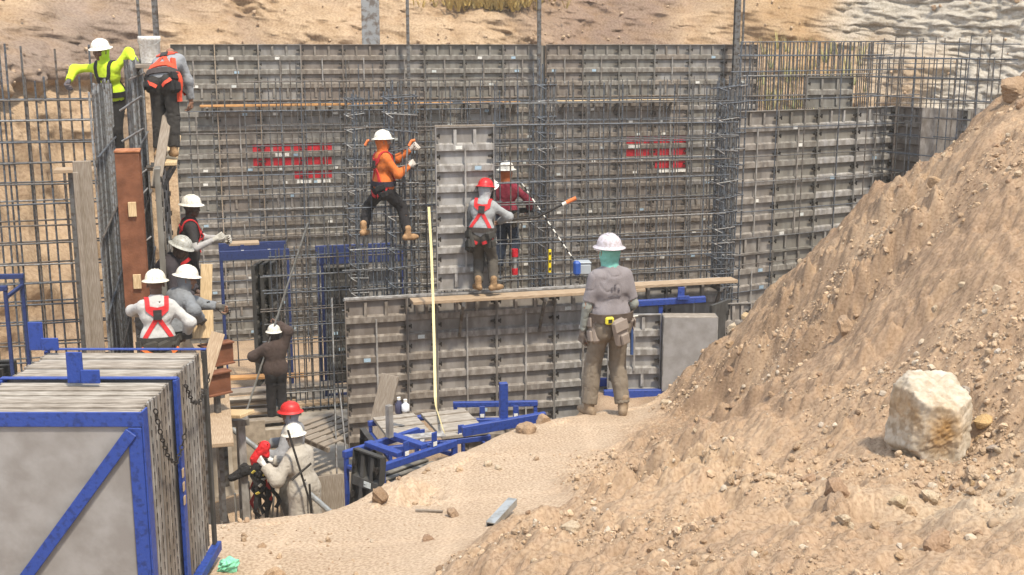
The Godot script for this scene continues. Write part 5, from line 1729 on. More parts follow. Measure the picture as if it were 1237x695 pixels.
func pit_things() -> void:
	# footing and lumber on the pit floor
	var f := st_new()
	box(f, Vector3(0, 0, 0), Vector3(5.2, 0.5, 4.4), Basis(), 0.02)
	var fo := struct("concrete_footing", done(f), M_tex.concrete)
	fo.position = Vector3(-3.9, 0.40, -18.6)
	fo.rotation.y = YAW
	f = st_new()
	box(f, Vector3(0, 0, 0), Vector3(2.0, 0.6, 2.6), Basis(), 0.02)
	fo = struct("concrete_footing", done(f), M_tex.concrete)
	fo.name = "concrete_footing_001"
	fo.position = Vector3(-2.15, 0.38, -15.2)
	fo.rotation.y = YAW
	var flat := Basis(Vector3(0, 0, 1), Vector3(1, 0, 0), Vector3(0, -1, 0))
	for e in [[Vector3(-4.28, 0.95, -19.94), 0.3, 2.2, 0.3, "greywood", "wide grey sheet lying behind the rod puller"], [Vector3(-4.58, 1.00, -20.56), 0.15, 1.6, 0.2, "orangewood", "orange timber lying behind the grey sheet"], [Vector3(-4.72, 0.72, -19.88), 0.2, 1.7, 0.22, "timber2", "timber form board across the footing, rear"], [Vector3(-4.52, 0.72, -19.31), 0.22, 1.7, 0.22, "timber2", "timber form board across the footing, middle"], [Vector3(-4.47, 0.72, -18.77), 0.28, 1.5, 0.22, "greywood", "grey timber form board across the footing, front"], [Vector3(-3.30, 0.75, -19.83), 0.3, 1.3, 0.2, "timber2", "timber board under the low rebar mat"], [Vector3(-3.23, 0.85, -20.37), 0.3, 1.2, 0.15, "greywood", "grey board leaning behind the pallet"]]:
		var t := thing("timber_plank", e[5], "plank", e[0], e[1], "timber lying on the pit floor")
		part("board", box_mesh(Vector3(e[3], e[2], 0.05), 0.006), M_tex[e[4]], t, Transform3D(flat, Vector3(0, 0.03, 0)))
	# pallet
	var p := thing("pallet", "grey timber pallet lying tilted on the footing below the brown wall", "pallet", Vector3(-2.82, 1.16, -16.90), 0.95)
	p.rotation.x = 0.12
	for i in 6:
		part("board", box_mesh(Vector3(1.0, 0.025, 0.10), 0.003, Vector3(0, 0.09, -0.4 + i * 0.15)), M_tex.greywood, p)
	for x in [-0.44, 0.0, 0.44]:
		part("stringer", box_mesh(Vector3(0.05, 0.075, 0.95), 0.003, Vector3(x, 0.038, -0.02)), M_tex.greywood, p)
	# plywood sheets on edge
	for e in [[Vector3(-3.96, 0.97, -14.90), 0.45, 0.35, 1.15, "concrete", "grey sheet standing on edge nearest the blue crate"], [Vector3(-3.75, 0.89, -15.40), 0.3, 0.62, 0.95, "sheetgrey", "grey-brown plywood sheet standing behind the held harness"], [Vector3(-3.52, 0.97, -16.20), 0.2, 0.45, 0.5, "sheetgrey", "grey-brown plywood sheet behind the red-hatted pit worker"], [Vector3(-2.23, 1.05, -14.20), 0.35, 0.6, 0.5, "greywood", "grey board on edge below the concrete footing"]]:
		var t := thing("plywood_sheet", e[5], "plywood", e[0], e[1], "sheets standing in the pit")
		part("sheet", box_mesh(Vector3(e[2], e[3], 0.03), 0.003, Vector3(0, e[3] / 2, 0)), M_tex[e[4]], t, Transform3D(Basis.from_euler(Vector3(-0.12, 0, 0)), Vector3.ZERO))
	# trestle with a pale board
	var tr := thing("trestle", "grey steel trestle beside the blue crate in the pit", "trestle", Vector3(-3.72, 0.5, -13.7), 0.4)
	for s in [-0.35, 0.35]:
		beam("leg", Vector3(s, 0, 0.15), Vector3(s, 1.86, 0.05), 0.09, 0.05, M_tex.panel[0], tr)
		beam("leg", Vector3(s, 0, -0.15), Vector3(s, 1.86, -0.05), 0.09, 0.05, M_tex.panel[0], tr)
	beam("head_rail", Vector3(-0.45, 1.90, 0), Vector3(0.45, 1.90, 0), 0.08, 0.16, M_tex.panel[3], tr)
	var tb := thing("timber_plank", "fresh pale plank end on the trestle beside the blue crate", "plank", Vector3(-3.62, 2.50, -13.75), -0.5)
	part("board", box_mesh(Vector3(0.9, 0.045, 0.26), 0.006), M_tex.timber, tb, Transform3D(Basis.from_euler(Vector3(0, 0, 0.14)), Vector3(0, 0.03, 0)))
	# long steel pipe
	var pm := tube_mesh([Vector3(-4.20, 2.30, -14.90), Vector3(-3.23, 1.81, -14.30), Vector3(-2.18, 1.38, -13.30)], 0.035, 10)
	tag(part("steel_pipe", pm, M_tex.pale_steel, self), "long grey steel pipe slanting down behind the two pit workers", "pipe")
	pm = tube_mesh([Vector3(-2.76, 1.11, -15.20), Vector3(-2.07, 1.23, -15.00)], 0.028, 8)
	tag(part("steel_pipe", pm, M_tex.grey_steel, self), "dark steel pipe lying on the footing right of the white hat", "pipe")
	# stakes
	var sk := thing("stake_bundle", "bundle of grey steel stakes standing below the held harness", "stakes", Vector3(-3.34, 0.70, -13.90), 0.2)
	for i in 16:
		var x := -0.36 + i * 0.045 + rng.randf_range(-0.01, 0.01)
		bar("stake", Vector3(x, 0, rng.randf_range(-0.05, 0.05)), Vector3(x + rng.randf_range(-0.08, 0.08), rng.randf_range(0.5, 0.9), rng.randf_range(-0.1, 0.1)), 0.014, M_tex.pale_steel if i % 3 else M_tex.grey_steel, sk)
	# leaning board by the brown wall
	var lb := thing("timber_board", "dark weathered board leaning on the brown wall", "board", Vector3(-1.92, 1.3, -13.6), -0.25)
	part("board", box_mesh(Vector3(0.24, 1.75, 0.05), 0.006, Vector3(0, 0.87, 0)), M_tex.greywood, lb, Transform3D(Basis.from_euler(Vector3(-0.35, 0, -0.14)), Vector3.ZERO))
	# thin dark rods by the pit workers
	for e in [[Vector3(-2.74, 2.40, -13.50), Vector3(-2.47, 1.45, -13.40), "dark rod slanting in front of the white-hatted pit worker"], [Vector3(-2.46, 1.99, -13.45), Vector3(-2.68, 1.83, -13.30), "short dark rod crossing the slanting rod"], [Vector3(-2.50, 1.70, -13.50), Vector3(-2.49, 1.19, -13.50), "upright grey stake right of the white-hatted pit worker"]]:
		tag(bar("steel_rod", e[0], e[1], 0.014, M_tex.dark, self), e[2], "rod")
	for e in [[Vector3(-2.51, 2.11, -16.20), Vector3(-2.27, 0.65, -15.40), 0.014, "thin upright rod at the left edge of the brown wall"], [Vector3(-2.80, 3.16, -17.60), Vector3(-2.59, 0.58, -16.20), 0.014, "thin pale rod hanging left of the brown wall"]]:
		tag(bar("steel_rod", e[0], e[1], e[2], M_tex.rebar[3], self), e[3], "rod")

func people() -> void:
	var white := lin(0.70, 0.68, 0.63)
	var red := lin(0.52, 0.025, 0.03)
	var black := lin(0.018, 0.017, 0.018)
	var tan_boot := lin(0.30, 0.19, 0.10)
	var y := land(0.93, -10.9)
	person("worker seen from behind on the dirt ridge, teal neck covering, pale hard hat", Vector3(0.93, y - 0.01, -10.9), {"cell": 0.012, "scale": 1.0, "face": Vector3(-0.28, 0, -0.96), "look": Vector3(-0.5, -0.12, -0.86), "pelvis": Vector3(0.02, 0.95, 0), "lean": Vector3(-0.02, 1, 0.02),
		"hand_l": Vector3(-0.25, 0.82, 0.0), "elbow_l": Vector3(-0.4, 0, 0.8), "hand_r": Vector3(0.17, 0.95, -0.22), "elbow_r": Vector3(0.7, -0.2, 0.9), "foot_l": Vector3(-0.17, 0.09, -0.02), "foot_r": Vector3(0.16, 0.10, 0.0), "toe_l": Vector3(-0.5, 0, -0.85), "toe_r": Vector3(0.1, 0, -1),
		"shirt": lin(0.215, 0.195, 0.205), "short": true, "sleeve": lin(0.235, 0.245, 0.225), "top_name": "t_shirt", "pants": lin(0.18, 0.148, 0.115), "boot": lin(0.27, 0.2, 0.135), "hat": lin(0.47, 0.435, 0.48), "hood": lin(0.17, 0.42, 0.37), "hood_name": "neck_gaiter", "masked": true,
		"belt": lin(0.10, 0.075, 0.06), "pouch": lin(0.26, 0.215, 0.185), "pouches": [[283.0, 0.27], [183.0, 0.26], [355.0, 0.24]], "glove": lin(0.16, 0.13, 0.11), "fold": 0.006, "fold_freq": 5.0, "puff": 0.012})
	var r := info
	var root: Node3D = r.root
	# glasses, tape measure, hammer and the mark on the back of the shirt
	var gl := st_new()
	for g in [-1.0, 1.0]:
		box(gl, r.head + r.hb * Vector3(g * 0.035, 0.005, -0.118), Vector3(0.055, 0.035, 0.008), r.hb)
		box(gl, r.head + r.hb * Vector3(g * 0.09, 0.012, -0.06), Vector3(0.008, 0.014, 0.12), r.hb)
	part("glasses", done(gl), mk("glasses_pale", lin(0.55, 0.55, 0.55), 0.2), root)
	var mark := st_new()
	for e in [[0.0, 0.06, 0.05], [0.035, 0.02, 0.04], [-0.03, 0.035, 0.035]]:
		var p: Vector3 = r.chest + r.rt * e[0]
		strap_on(mark, r.shirt, r.k, [[p + r.up * e[1], -r.f], [p + r.up * (e[1] - e[2]), -r.f]], 0.018, 0.001)
	strap_on(mark, r.shirt, r.k, [[r.chest - r.rt * 0.07 - r.up * 0.06, -r.f], [r.chest + r.rt * 0.06 - r.up * 0.06, -r.f]], 0.014, 0.001)
	part("shirt_print", done(mark), mk("print_dark", lin(0.09, 0.08, 0.09), 0.9), root)
	var tm := thing("tape_measure", "yellow tape measure clipped to the belt of the worker on the ridge", "tape measure", root.position + r.pel - r.pr * 0.075 - r.pf * 0.175 + Vector3(0, 0.06, 0), 0.3)
	part("case", box_mesh(Vector3(0.085, 0.075, 0.04), 0.014), mk("yellow_case", lin(0.60, 0.52, 0.04), 0.5), tm)
	part("label", box_mesh(Vector3(0.04, 0.035, 0.004), 0.0, Vector3(0, 0, 0.022)), M_tex.dark, tm)
	part("clip", box_mesh(Vector3(0.03, 0.05, 0.006), 0.0, Vector3(0, 0.01, -0.024)), M_tex.pale_steel, tm)
	var hm := thing("hammer", "hammer hanging from the right hip of the worker on the ridge", "hammer", root.position + r.pel + r.pr * 0.20 - r.pf * 0.06 - Vector3(0, 0.02, 0), 0.2)
	part("handle", tube_mesh([Vector3(0, 0.06, 0), Vector3(0, -0.3, 0.02)], 0.014, 8, 0.017), mk("hammer_blue", lin(0.03, 0.06, 0.16), 0.6), hm)
	part("head", tube_mesh([Vector3(-0.05, 0.07, 0), Vector3(0.06, 0.075, 0)], 0.016, 8, 0.012), M_tex.pale_steel, hm)

	person("red-hatted worker in grey shirt and red harness on the pale plank", Vector3(-0.40, 3.45, -16.80), {"scale": 0.97, "face": Vector3(0.15, 0, -0.99), "look": Vector3(0.45, -0.55, -0.75), "pelvis": Vector3(-0.05, 0.83, 0.02), "lean": Vector3(0.09, 0.95, -0.26),
		"hand_l": Vector3(-0.02, 1.0, -0.38), "elbow_l": Vector3(-1, -0.4, 0), "hand_r": Vector3(0.20, 0.98, -0.28), "elbow_r": Vector3(1, -0.2, 0.25), "foot_l": Vector3(-0.10, 0.09, 0.0), "foot_r": Vector3(0.13, 0.09, 0.03), "toe_l": Vector3(-0.4, 0, -0.9), "toe_r": Vector3(0.7, 0, -0.6),
		"shirt": lin(0.29, 0.30, 0.31), "pants": lin(0.075, 0.066, 0.056), "boot": tan_boot, "hat": lin(0.55, 0.02, 0.025), "hood": lin(0.32, 0.33, 0.35), "harness": red, "belt": lin(0.05, 0.04, 0.035), "pouches": [[215.0, 0.28], [165.0, 0.34], [330.0, 0.26]], "pouch": lin(0.045, 0.042, 0.038), "skin": lin(0.26, 0.14, 0.09)})
	person("worker in a dark red jacket and white hat behind the rebar", Vector3(-0.10, 3.42, -18.25), {"face": Vector3(0.35, 0, -0.93), "look": Vector3(0.5, -0.2, -0.8), "hand_l": Vector3(-0.05, 1.1, -0.4), "hand_r": Vector3(0.38, 1.02, -0.15), "elbow_r": Vector3(1, -0.6, 0.4), "foot_l": Vector3(-0.12, 0.09, 0), "foot_r": Vector3(0.12, 0.09, 0.03),
		"shirt": lin(0.24, 0.025, 0.045), "top_name": "jacket", "pants": lin(0.035, 0.045, 0.07), "boot": lin(0.05, 0.04, 0.035), "hat": white, "hood": lin(0.42, 0.12, 0.04), "belt": black, "pouches": [[340.0, 0.24]], "glove": lin(0.3, 0.3, 0.3)})
	person("worker in orange climbing the rebar, red harness, white hat", Vector3(-1.86, 4.19, -16.92), {"scale": 0.98, "face": Vector3(0.88, 0, -0.47), "look": Vector3(0.95, -0.1, -0.3), "pelvis": Vector3(-0.02, 0.76, 0), "lean": Vector3(-0.03, 1, -0.03),
		"hand_r": Vector3(0.36, 1.09, -0.02), "elbow_r": Vector3(0.2, -1, 0.5), "hand_l": Vector3(0.38, 1.33, -0.14), "elbow_l": Vector3(0.3, -1, -0.3), "foot_l": Vector3(-0.34, 0.14, -0.06), "foot_r": Vector3(0.32, 0.08, 0.0), "knee_l": Vector3(-0.3, 0.2, -1), "knee_r": Vector3(0.35, 0.2, -1), "toe_l": Vector3(0.3, 0, -0.9), "toe_r": Vector3(0.8, 0, -0.6), "curl_l": 0.9, "curl_r": 0.9,
		"shirt": lin(0.52, 0.135, 0.03), "pants": lin(0.022, 0.02, 0.022), "boot": lin(0.38, 0.23, 0.12), "hat": white, "hood": lin(0.50, 0.13, 0.03), "harness": red, "belt": lin(0.03, 0.025, 0.04), "pouches": [[330.0, 0.2], [200.0, 0.22]], "pouch": black, "glove": lin(0.46, 0.42, 0.38)})
	person("worker in a bright yellow shirt and white hat leaning over the rebar", Vector3(-5.72, 5.31, -16.55), {"face": Vector3(-0.25, 0, 0.97), "look": Vector3(-0.5, -0.45, 0.7), "pelvis": Vector3(0.04, 0.95, -0.12), "lean": Vector3(-0.06, 0.92, 0.32),
		"hand_r": Vector3(-0.44, 1.20, 0.22), "elbow_r": Vector3(-0.6, 0.4, -0.4), "hand_l": Vector3(0.50, 1.46, 0.18), "elbow_l": Vector3(0.3, 0.8, -0.3), "foot_l": Vector3(0.14, 0.09, 0), "foot_r": Vector3(-0.14, 0.09, 0),
		"shirt": lin(0.52, 0.70, 0.035), "pants": black, "boot": black, "hat": white, "harness": lin(0.02, 0.02, 0.022), "hood": lin(0.40, 0.62, 0.03), "hood_name": "collar", "belt": black, "glove": lin(0.10, 0.09, 0.10), "skin": lin(0.14, 0.08, 0.055)})
	person("worker bent forward on the pale plank, black trousers, red harness", Vector3(-4.44, 5.58, -15.0), {"cell": 0.018, "face": Vector3(0.0, 0, -1), "look": Vector3(0, -0.3, 0.95), "pelvis": Vector3(0, 0.97, 0.02), "lean": Vector3(-0.06, 0.34, -0.94), "head_up": Vector3(0, -0.95, -0.3),
		"hand_l": Vector3(-0.3, 0.75, -0.6), "hand_r": Vector3(0.22, 0.65, -0.45), "elbow_r": Vector3(1, 0, 0), "foot_l": Vector3(-0.12, 0.09, 0.0), "foot_r": Vector3(0.10, 0.09, 0.08), "toe_r": Vector3(-0.5, 0, -0.8),
		"shirt": lin(0.25, 0.26, 0.28), "pants": lin(0.035, 0.032, 0.03), "boot": tan_boot, "harness": lin(0.60, 0.07, 0.035), "hat": white, "belt": lin(0.06, 0.05, 0.05), "pouches": [[200.0, 0.22], [345.0, 0.26]], "pouch": black, "fold": 0.009})
	var bl := info
	var ln := st_new()
	strap_on(ln, bl.tr, bl.k, [[bl.pel + Vector3(0.1, 0.28, -0.1), Vector3(0.6, 0.5, 0.6)], [bl.pel + Vector3(0.13, 0.12, 0), Vector3(1, 0, 0.5)], [bl.pel + Vector3(0.12, -0.05, 0.0), Vector3(1, 0, 0.45)], [bl.pel + Vector3(0.09, -0.25, 0.0), Vector3(1, 0, 0.3)]], 0.06, 0.03)
	strap_on(ln, bl.shirt + bl.tr, bl.k, [[bl.pel + Vector3(-0.14, 0.15, 0), Vector3(-0.5, 0.6, 0.5)], [bl.pel + Vector3(-0.05, 0.2, 0), Vector3(-0.1, 0.7, 0.6)], [bl.pel + Vector3(0.06, 0.2, 0), Vector3(0.2, 0.7, 0.6)], [bl.pel + Vector3(0.14, 0.14, 0), Vector3(0.6, 0.6, 0.4)]], 0.07, 0.016)
	part("lanyard", done(ln), mk("lanyard_red", lin(0.62, 0.07, 0.03), 0.8, M_tex.cloth, Vector3.ONE * 6), bl.root)
	person("farthest worker of the crew, black shirt, red harness, white hat", Vector3(-4.32, 3.28, -15.25), {"face": Vector3(0.9, 0, -0.35), "look": Vector3(0.8, -0.45, 0.15), "lean": Vector3(0.1, 0.98, 0.05), "hand_l": Vector3(0.42, 1.18, -0.15), "hand_r": Vector3(0.40, 1.22, 0.2), "elbow_r": Vector3(0.2, -1, 0.6), "foot_l": Vector3(-0.05, 0.09, -0.14), "foot_r": Vector3(-0.02, 0.09, 0.14),
		"shirt": lin(0.03, 0.027, 0.028), "short": true, "sleeve": lin(0.34, 0.33, 0.33), "pants": black, "hat": white, "harness": red, "skin": lin(0.07, 0.045, 0.035), "glove": lin(0.4, 0.38, 0.34)})
	person("worker bent low in a dark jacket with a scratched grey hat", Vector3(-4.40, 3.05, -14.45), {"face": Vector3(0.85, 0, -0.3), "look": Vector3(0.75, -0.55, 0.2), "pelvis": Vector3(-0.16, 0.86, 0), "lean": Vector3(0.62, 0.78, 0.05), "hand_l": Vector3(0.42, 0.72, -0.2), "hand_r": Vector3(0.40, 0.85, 0.15), "foot_l": Vector3(-0.1, 0.09, -0.14), "foot_r": Vector3(-0.05, 0.09, 0.14),
		"shirt": lin(0.04, 0.034, 0.04), "top_name": "jacket", "pants": lin(0.03, 0.028, 0.03), "hat": lin(0.36, 0.36, 0.34), "skin": lin(0.10, 0.06, 0.045), "puff": 0.02})
	person("worker in a pale grey shirt and red harness facing the dense rebar", Vector3(-4.0, 2.74, -12.75), {"cell": 0.016, "face": Vector3(-0.35, 0, -0.94), "look": Vector3(-0.3, -0.25, -0.9), "pelvis": Vector3(-0.02, 0.93, 0), "lean": Vector3(-0.0, 1, -0.08),
		"hand_l": Vector3(-0.36, 1.2, -0.42), "elbow_l": Vector3(-1, -0.1, 0.1), "hand_r": Vector3(0.24, 1.0, -0.22), "elbow_r": Vector3(1, -0.2, 0.5), "foot_l": Vector3(-0.14, 0.09, 0), "foot_r": Vector3(0.14, 0.09, 0.02),
		"shirt": lin(0.44, 0.43, 0.42), "pants": lin(0.07, 0.062, 0.055), "hat": lin(0.68, 0.64, 0.54), "harness": red, "belt": lin(0.05, 0.045, 0.04), "pouches": [[250.0, 0.24], [290.0, 0.22], [200.0, 0.24], [340.0, 0.26]], "pouch": lin(0.05, 0.045, 0.038), "skin": lin(0.11, 0.065, 0.045)})
	bl = info
	ln = st_new()
	strap_on(ln, bl.tr, bl.k, [[bl.pel - bl.pr * 0.1 + bl.pup * 0.0, -bl.pf - bl.pr * 0.5], [bl.pel + bl.pr * 0.02 - bl.pup * 0.1, -bl.pf], [bl.pel + bl.pr * 0.12 - bl.pup * 0.02, -bl.pf + bl.pr * 0.6]], 0.035, 0.05)
	part("tool_lanyard", done(ln), mk("orange_cord", lin(0.65, 0.16, 0.03), 0.8), bl.root)
	person("worker in a slate grey hoodie and white hat reaching down to the right", Vector3(-4.02, 2.70, -13.6), {"cell": 0.016, "face": Vector3(0.62, 0, -0.78), "look": Vector3(0.8, -0.55, -0.2), "pelvis": Vector3(-0.06, 0.88, 0), "lean": Vector3(0.26, 0.95, -0.08), "hand_r": Vector3(0.30, 1.1, 0.12), "elbow_r": Vector3(0.3, 0.1, 1), "hand_l": Vector3(0.40, 1.15, -0.3), "foot_l": Vector3(-0.16, 0.09, -0.05), "foot_r": Vector3(0.08, 0.09, 0.1),
		"shirt": lin(0.18, 0.19, 0.205), "top_name": "hoodie", "pants": lin(0.40, 0.33, 0.25), "hat": white, "hood": lin(0.18, 0.19, 0.205), "glove": lin(0.10, 0.09, 0.08), "puff": 0.022})
	person("worker in a dark brown jacket pulling a long rod upward in the pit", Vector3(-4.02, 0.64, -19.0), {"scale": 0.95, "face": Vector3(-0.3, 0, -0.95), "look": Vector3(-0.25, 0.05, -0.95), "hand_r": Vector3(0.03, 1.76, -0.12), "elbow_r": Vector3(1, 0.2, 0.2), "hand_l": Vector3(-0.22, 1.08, -0.12), "elbow_l": Vector3(-1, -0.3, 0.2), "foot_l": Vector3(-0.1, 0.09, 0), "foot_r": Vector3(0.1, 0.09, 0.03), "palm_r": Vector3(-1, 0, 0), "curl_r": 0.9, "curl_l": 0.9,
		"shirt": lin(0.065, 0.045, 0.04), "top_name": "jacket", "pants": lin(0.022, 0.02, 0.022), "hat": white, "hood": lin(0.05, 0.04, 0.035), "puff": 0.03, "skin": lin(0.14, 0.08, 0.06)})
	person("pit worker in a grey hoodie and red hat, turned left", Vector3(-2.90, 0.62, -14.6), {"face": Vector3(-0.95, 0, -0.25), "look": Vector3(-0.98, -0.1, 0.1), "hand_l": Vector3(-0.35, 1.15, 0.2), "hand_r": Vector3(-0.38, 1.15, -0.2), "foot_l": Vector3(0, 0.09, 0.13), "foot_r": Vector3(0, 0.09, -0.13),
		"shirt": lin(0.25, 0.25, 0.265), "top_name": "hoodie", "pants": lin(0.12, 0.11, 0.10), "hat": lin(0.56, 0.03, 0.03), "hood": lin(0.36, 0.36, 0.41), "puff": 0.028, "skin": lin(0.26, 0.14, 0.09)})
	person("pit worker in a long dusty pale hooded coat and white hat, gloved hand out", Vector3(-2.62, 0.62, -13.75), {"cell": 0.016, "face": Vector3(-0.82, 0, -0.5), "look": Vector3(-0.6, -0.6, -0.55), "pelvis": Vector3(0.0, 0.90, 0), "lean": Vector3(-0.16, 0.96, -0.08), "hand_l": Vector3(-0.46, 1.27, 0.10), "elbow_l": Vector3(0.2, -1, 0.6), "hand_r": Vector3(-0.44, 1.2, -0.25), "foot_l": Vector3(0.02, 0.09, 0.13), "foot_r": Vector3(0.02, 0.09, -0.13),
		"shirt": lin(0.40, 0.365, 0.32), "top_name": "coat", "coat": 0.5, "pants": lin(0.24, 0.22, 0.19), "hat": white, "hood": lin(0.36, 0.33, 0.29), "glove": lin(0.62, 0.60, 0.58), "puff": 0.03, "fold": 0.008, "skin": lin(0.12, 0.07, 0.05)})

func small_things() -> void:
	# the rod the pit worker pulls
	tag(bar("steel_rod", Vector3(-3.38, 4.12, -19.00), Vector3(-4.58, 0.75, -18.90), 0.017, M_tex.pale_steel, self), "long pale rod pulled by the worker in the dark brown jacket", "rod")
	# safety harness held up by the pit workers
	var h := thing("safety_harness", "red and black safety harness held up by the white glove", "harness", Vector3(-3.15, 2.04, -13.75), 0.2)
	var hm := mk("harness_black", lin(0.02, 0.019, 0.02), 0.85, M_tex.cloth, Vector3.ONE * 5)
	var pad := [[Vector3(-0.07, -0.10, 0), Vector3(0.06, 0.06, 0), 0.06, 0.07], [Vector3(0.06, 0.06, 0), Vector3(0.08, -0.06, 0.02), 0.055, 0.04], [Vector3(-0.09, -0.16, 0), Vector3(0.0, -0.14, 0.02), 0.03, 0.03]]
	part("shoulder_pad", sdf_mesh(pad, 0.014, 0.03, 0.012, 12), mk("pad_red", lin(0.60, 0.02, 0.025), 0.7, M_tex.cloth, Vector3.ONE * 5), h)
	var r := RandomNumberGenerator.new()
	r.seed = 9
	for i in 9:
		var st := st_new()
		var p := Vector3(r.randf_range(-0.12, 0.12), r.randf_range(-0.18, -0.08), r.randf_range(-0.04, 0.06))
		var pts := [p]
		var outs := [Vector3(0, 0, 1)]
		for j in 6:
			p += Vector3(r.randf_range(-0.07, 0.07), -r.randf_range(0.05, 0.16), r.randf_range(-0.03, 0.03))
			pts.append(p)
			outs.append(Vector3(r.randf_range(-0.6, 0.6), 0.1, 1).normalized())
		ribbon(st, pts, outs, 0.05, 0.006)
		part("strap", done(st), hm if i < 7 else mk("strap_dark_red", lin(0.3, 0.02, 0.02), 0.8), h)
	var lump := [[Vector3(-0.2, -0.25, 0), Vector3(-0.36, -0.32, 0.02), 0.07, 0.05], [Vector3(0.0, -0.2, 0), Vector3(-0.02, -0.5, 0), 0.10, 0.07], [Vector3(-0.1, -0.25, 0.02), Vector3(-0.2, -0.2, 0), 0.05, 0.06]]
	part("webbing_bundle", sdf_mesh(lump, 0.016, 0.04, 0.025, 12), hm, h)
	for i in 6:
		part("buckle", box_mesh(Vector3(0.05, 0.04, 0.012), 0.004), M_tex.pale_steel if i % 2 else mk("buckle_yellow", lin(0.55, 0.45, 0.08), 0.5), h, Transform3D(Basis.from_euler(Vector3(r.randf(), r.randf(), r.randf())), Vector3(r.randf_range(-0.1, 0.12), r.randf_range(-0.6, -0.2), 0.10)))
	# tools near the plank
	var rod := thing("measuring_rod", "black and white striped rod leaning in the rebar", "rod", Vector3(0.95, 3.77, -17.55))
	var a: Vector3 = Vector3(0.95, 3.77, -17.55)
	var b: Vector3 = Vector3(0.15, 4.93, -17.75)
	for i in 20:
		bar("band", (b - a) * (i / 20.0), (b - a) * ((i + 1) / 20.0), 0.012, M_tex.white if i % 2 else mk("band_black", lin(0.02, 0.02, 0.02), 0.6), rod)
	var bb := thing("bent_bar", "bent dark bar with an orange cap right of the dark red jacket", "rebar", Vector3(-0.08, 4.38, -17.60))
	var q: Vector3 = Vector3(-0.08, 4.38, -17.60)
	part("bar", tube_mesh([Vector3.ZERO, Vector3(0.40, 4.43, -17.60) - q, Vector3(0.73, 4.60, -17.60) - q, Vector3(0.90, 4.67, -17.60) - q], 0.018, 6), M_tex.dark, bb)
	part("cap", tube_mesh([Vector3(0.83, 4.65, -17.60) - q, Vector3(0.98, 4.72, -17.60) - q], 0.03, 8), mk("cap_orange", lin(0.65, 0.17, 0.05), 0.6), bb)
	part("sleeve", tube_mesh([Vector3(0.77, 4.62, -17.60) - q, Vector3(0.84, 4.65, -17.60) - q], 0.028, 8), M_tex.white, bb)
	for e in [[Vector3(-1.44, 5.64, -16.70), "orange cap on the bar at the climbing worker's upper hand"], [Vector3(-2.26, 5.52, -18.20), "orange cap on the bar left of the climbing worker's head"]]:
		var c := thing("capped_bar", e[1], "rebar cap", e[0], 0.0, "orange rebar caps")
		part("cap", tube_mesh([Vector3(-0.04, -0.05, 0), Vector3(0.0, 0.02, 0), Vector3(0.05, 0.03, 0)], 0.022, 8), mk("cap_orange", lin(0.65, 0.17, 0.05), 0.6), c)
		part("bar", tube_mesh([Vector3(-0.06, -0.06, 0), Vector3(-0.10, -0.5, 0.0)], 0.014, 6), M_tex.rebar[3], c)
	var lv := thing("spirit_level", "yellow spirit level standing upright behind the plank", "level", Vector3(0.58, 3.56, -17.50), 0.2)
	part("body", box_mesh(Vector3(0.042, 0.36, 0.03), 0.004, Vector3(0, 0.2, 0)), mk("level_yellow", lin(0.68, 0.50, 0.01), 0.45), lv)
	for y in [0.08, 0.2, 0.32]:
		part("vial", box_mesh(Vector3(0.03, 0.04, 0.008), 0.003, Vector3(0, y, 0.019)), M_tex.dark, lv)
	var cl := thing("cooler", "blue and white cool box behind the plank", "cool box", Vector3(1.07, 3.54, -17.60), 0.1)
	part("tub", box_mesh(Vector3(0.24, 0.17, 0.2), 0.02, Vector3(0.02, 0.085, 0)), mk("cooler_grey", lin(0.30, 0.33, 0.36), 0.5), cl)
	part("jug", box_mesh(Vector3(0.11, 0.22, 0.13), 0.03, Vector3(-0.09, 0.12, 0.14)), mk("cooler_blue", lin(0.02, 0.07, 0.30), 0.4), cl)
	part("lid", box_mesh(Vector3(0.25, 0.03, 0.21), 0.012, Vector3(0.02, 0.187, 0)), M["cooler_grey"], cl)
	var ex := thing("tool_tube", "upright red and grey tool behind the plank beside the boots", "tool", Vector3(0.04, 3.53, -17.60))
	part("foot", tube_mesh([Vector3(0, 0, 0), Vector3(0, 0.10, 0)], 0.05, 10), M_tex.red, ex)
	part("shaft", tube_mesh([Vector3(0, 0.10, 0), Vector3(0, 0.28, 0)], 0.04, 10), M_tex.pale_steel, ex)
	part("head", tube_mesh([Vector3(0, 0.28, 0), Vector3(0, 0.40, 0)], 0.055, 10), M_tex.red, ex)
	var hh := thing("hard_hat", "white hard hat showing between the red hat and the dark red jacket", "hard hat", Vector3(-0.34, 4.95, -17.50))
	part("shell", hat_meshes()[0], M_tex.white, hh, Transform3D(Basis.from_euler(Vector3(0.3, 0.4, 0.3)), Vector3(0, -0.06, 0)))
	bar("hook", Vector3(0, 0.02, 0), Vector3(0.03, 0.02, -0.35), 0.01, M_tex.dark, hh)
	# bottle on the middle rack
	for e in [[Vector3(-1.30, 2.86, -12.75), "small dark bottle standing on the middle blue rack", lin(0.05, 0.05, 0.09), 0.16], [Vector3(-1.22, 2.90, -12.70), "small white bottle beside the dark bottle on the blue rack", lin(0.62, 0.63, 0.66), 0.11]]:
		var bt := thing("bottle", e[1], "bottle", e[0])
		var st := st_new()
		lathe(st, [Vector2(0.001, 0), Vector2(0.042, 0.0), Vector2(0.045, 0.012), Vector2(0.045, e[3] * 0.7), Vector2(0.02, e[3] * 0.9), Vector2(0.018, e[3]), Vector2(0.001, e[3])], 14)
		part("body", done(st), mk("bottle%s" % e[2], e[2], 0.3), bt)
		part("cap", tube_mesh([Vector3(0, e[3] + 0.001, 0), Vector3(0, e[3] + 0.03, 0)], 0.021, 10), M_tex.white, bt)
	# crumpled green plastic
	var gp := stone_mesh(77, 12, 0.8, 1.6)
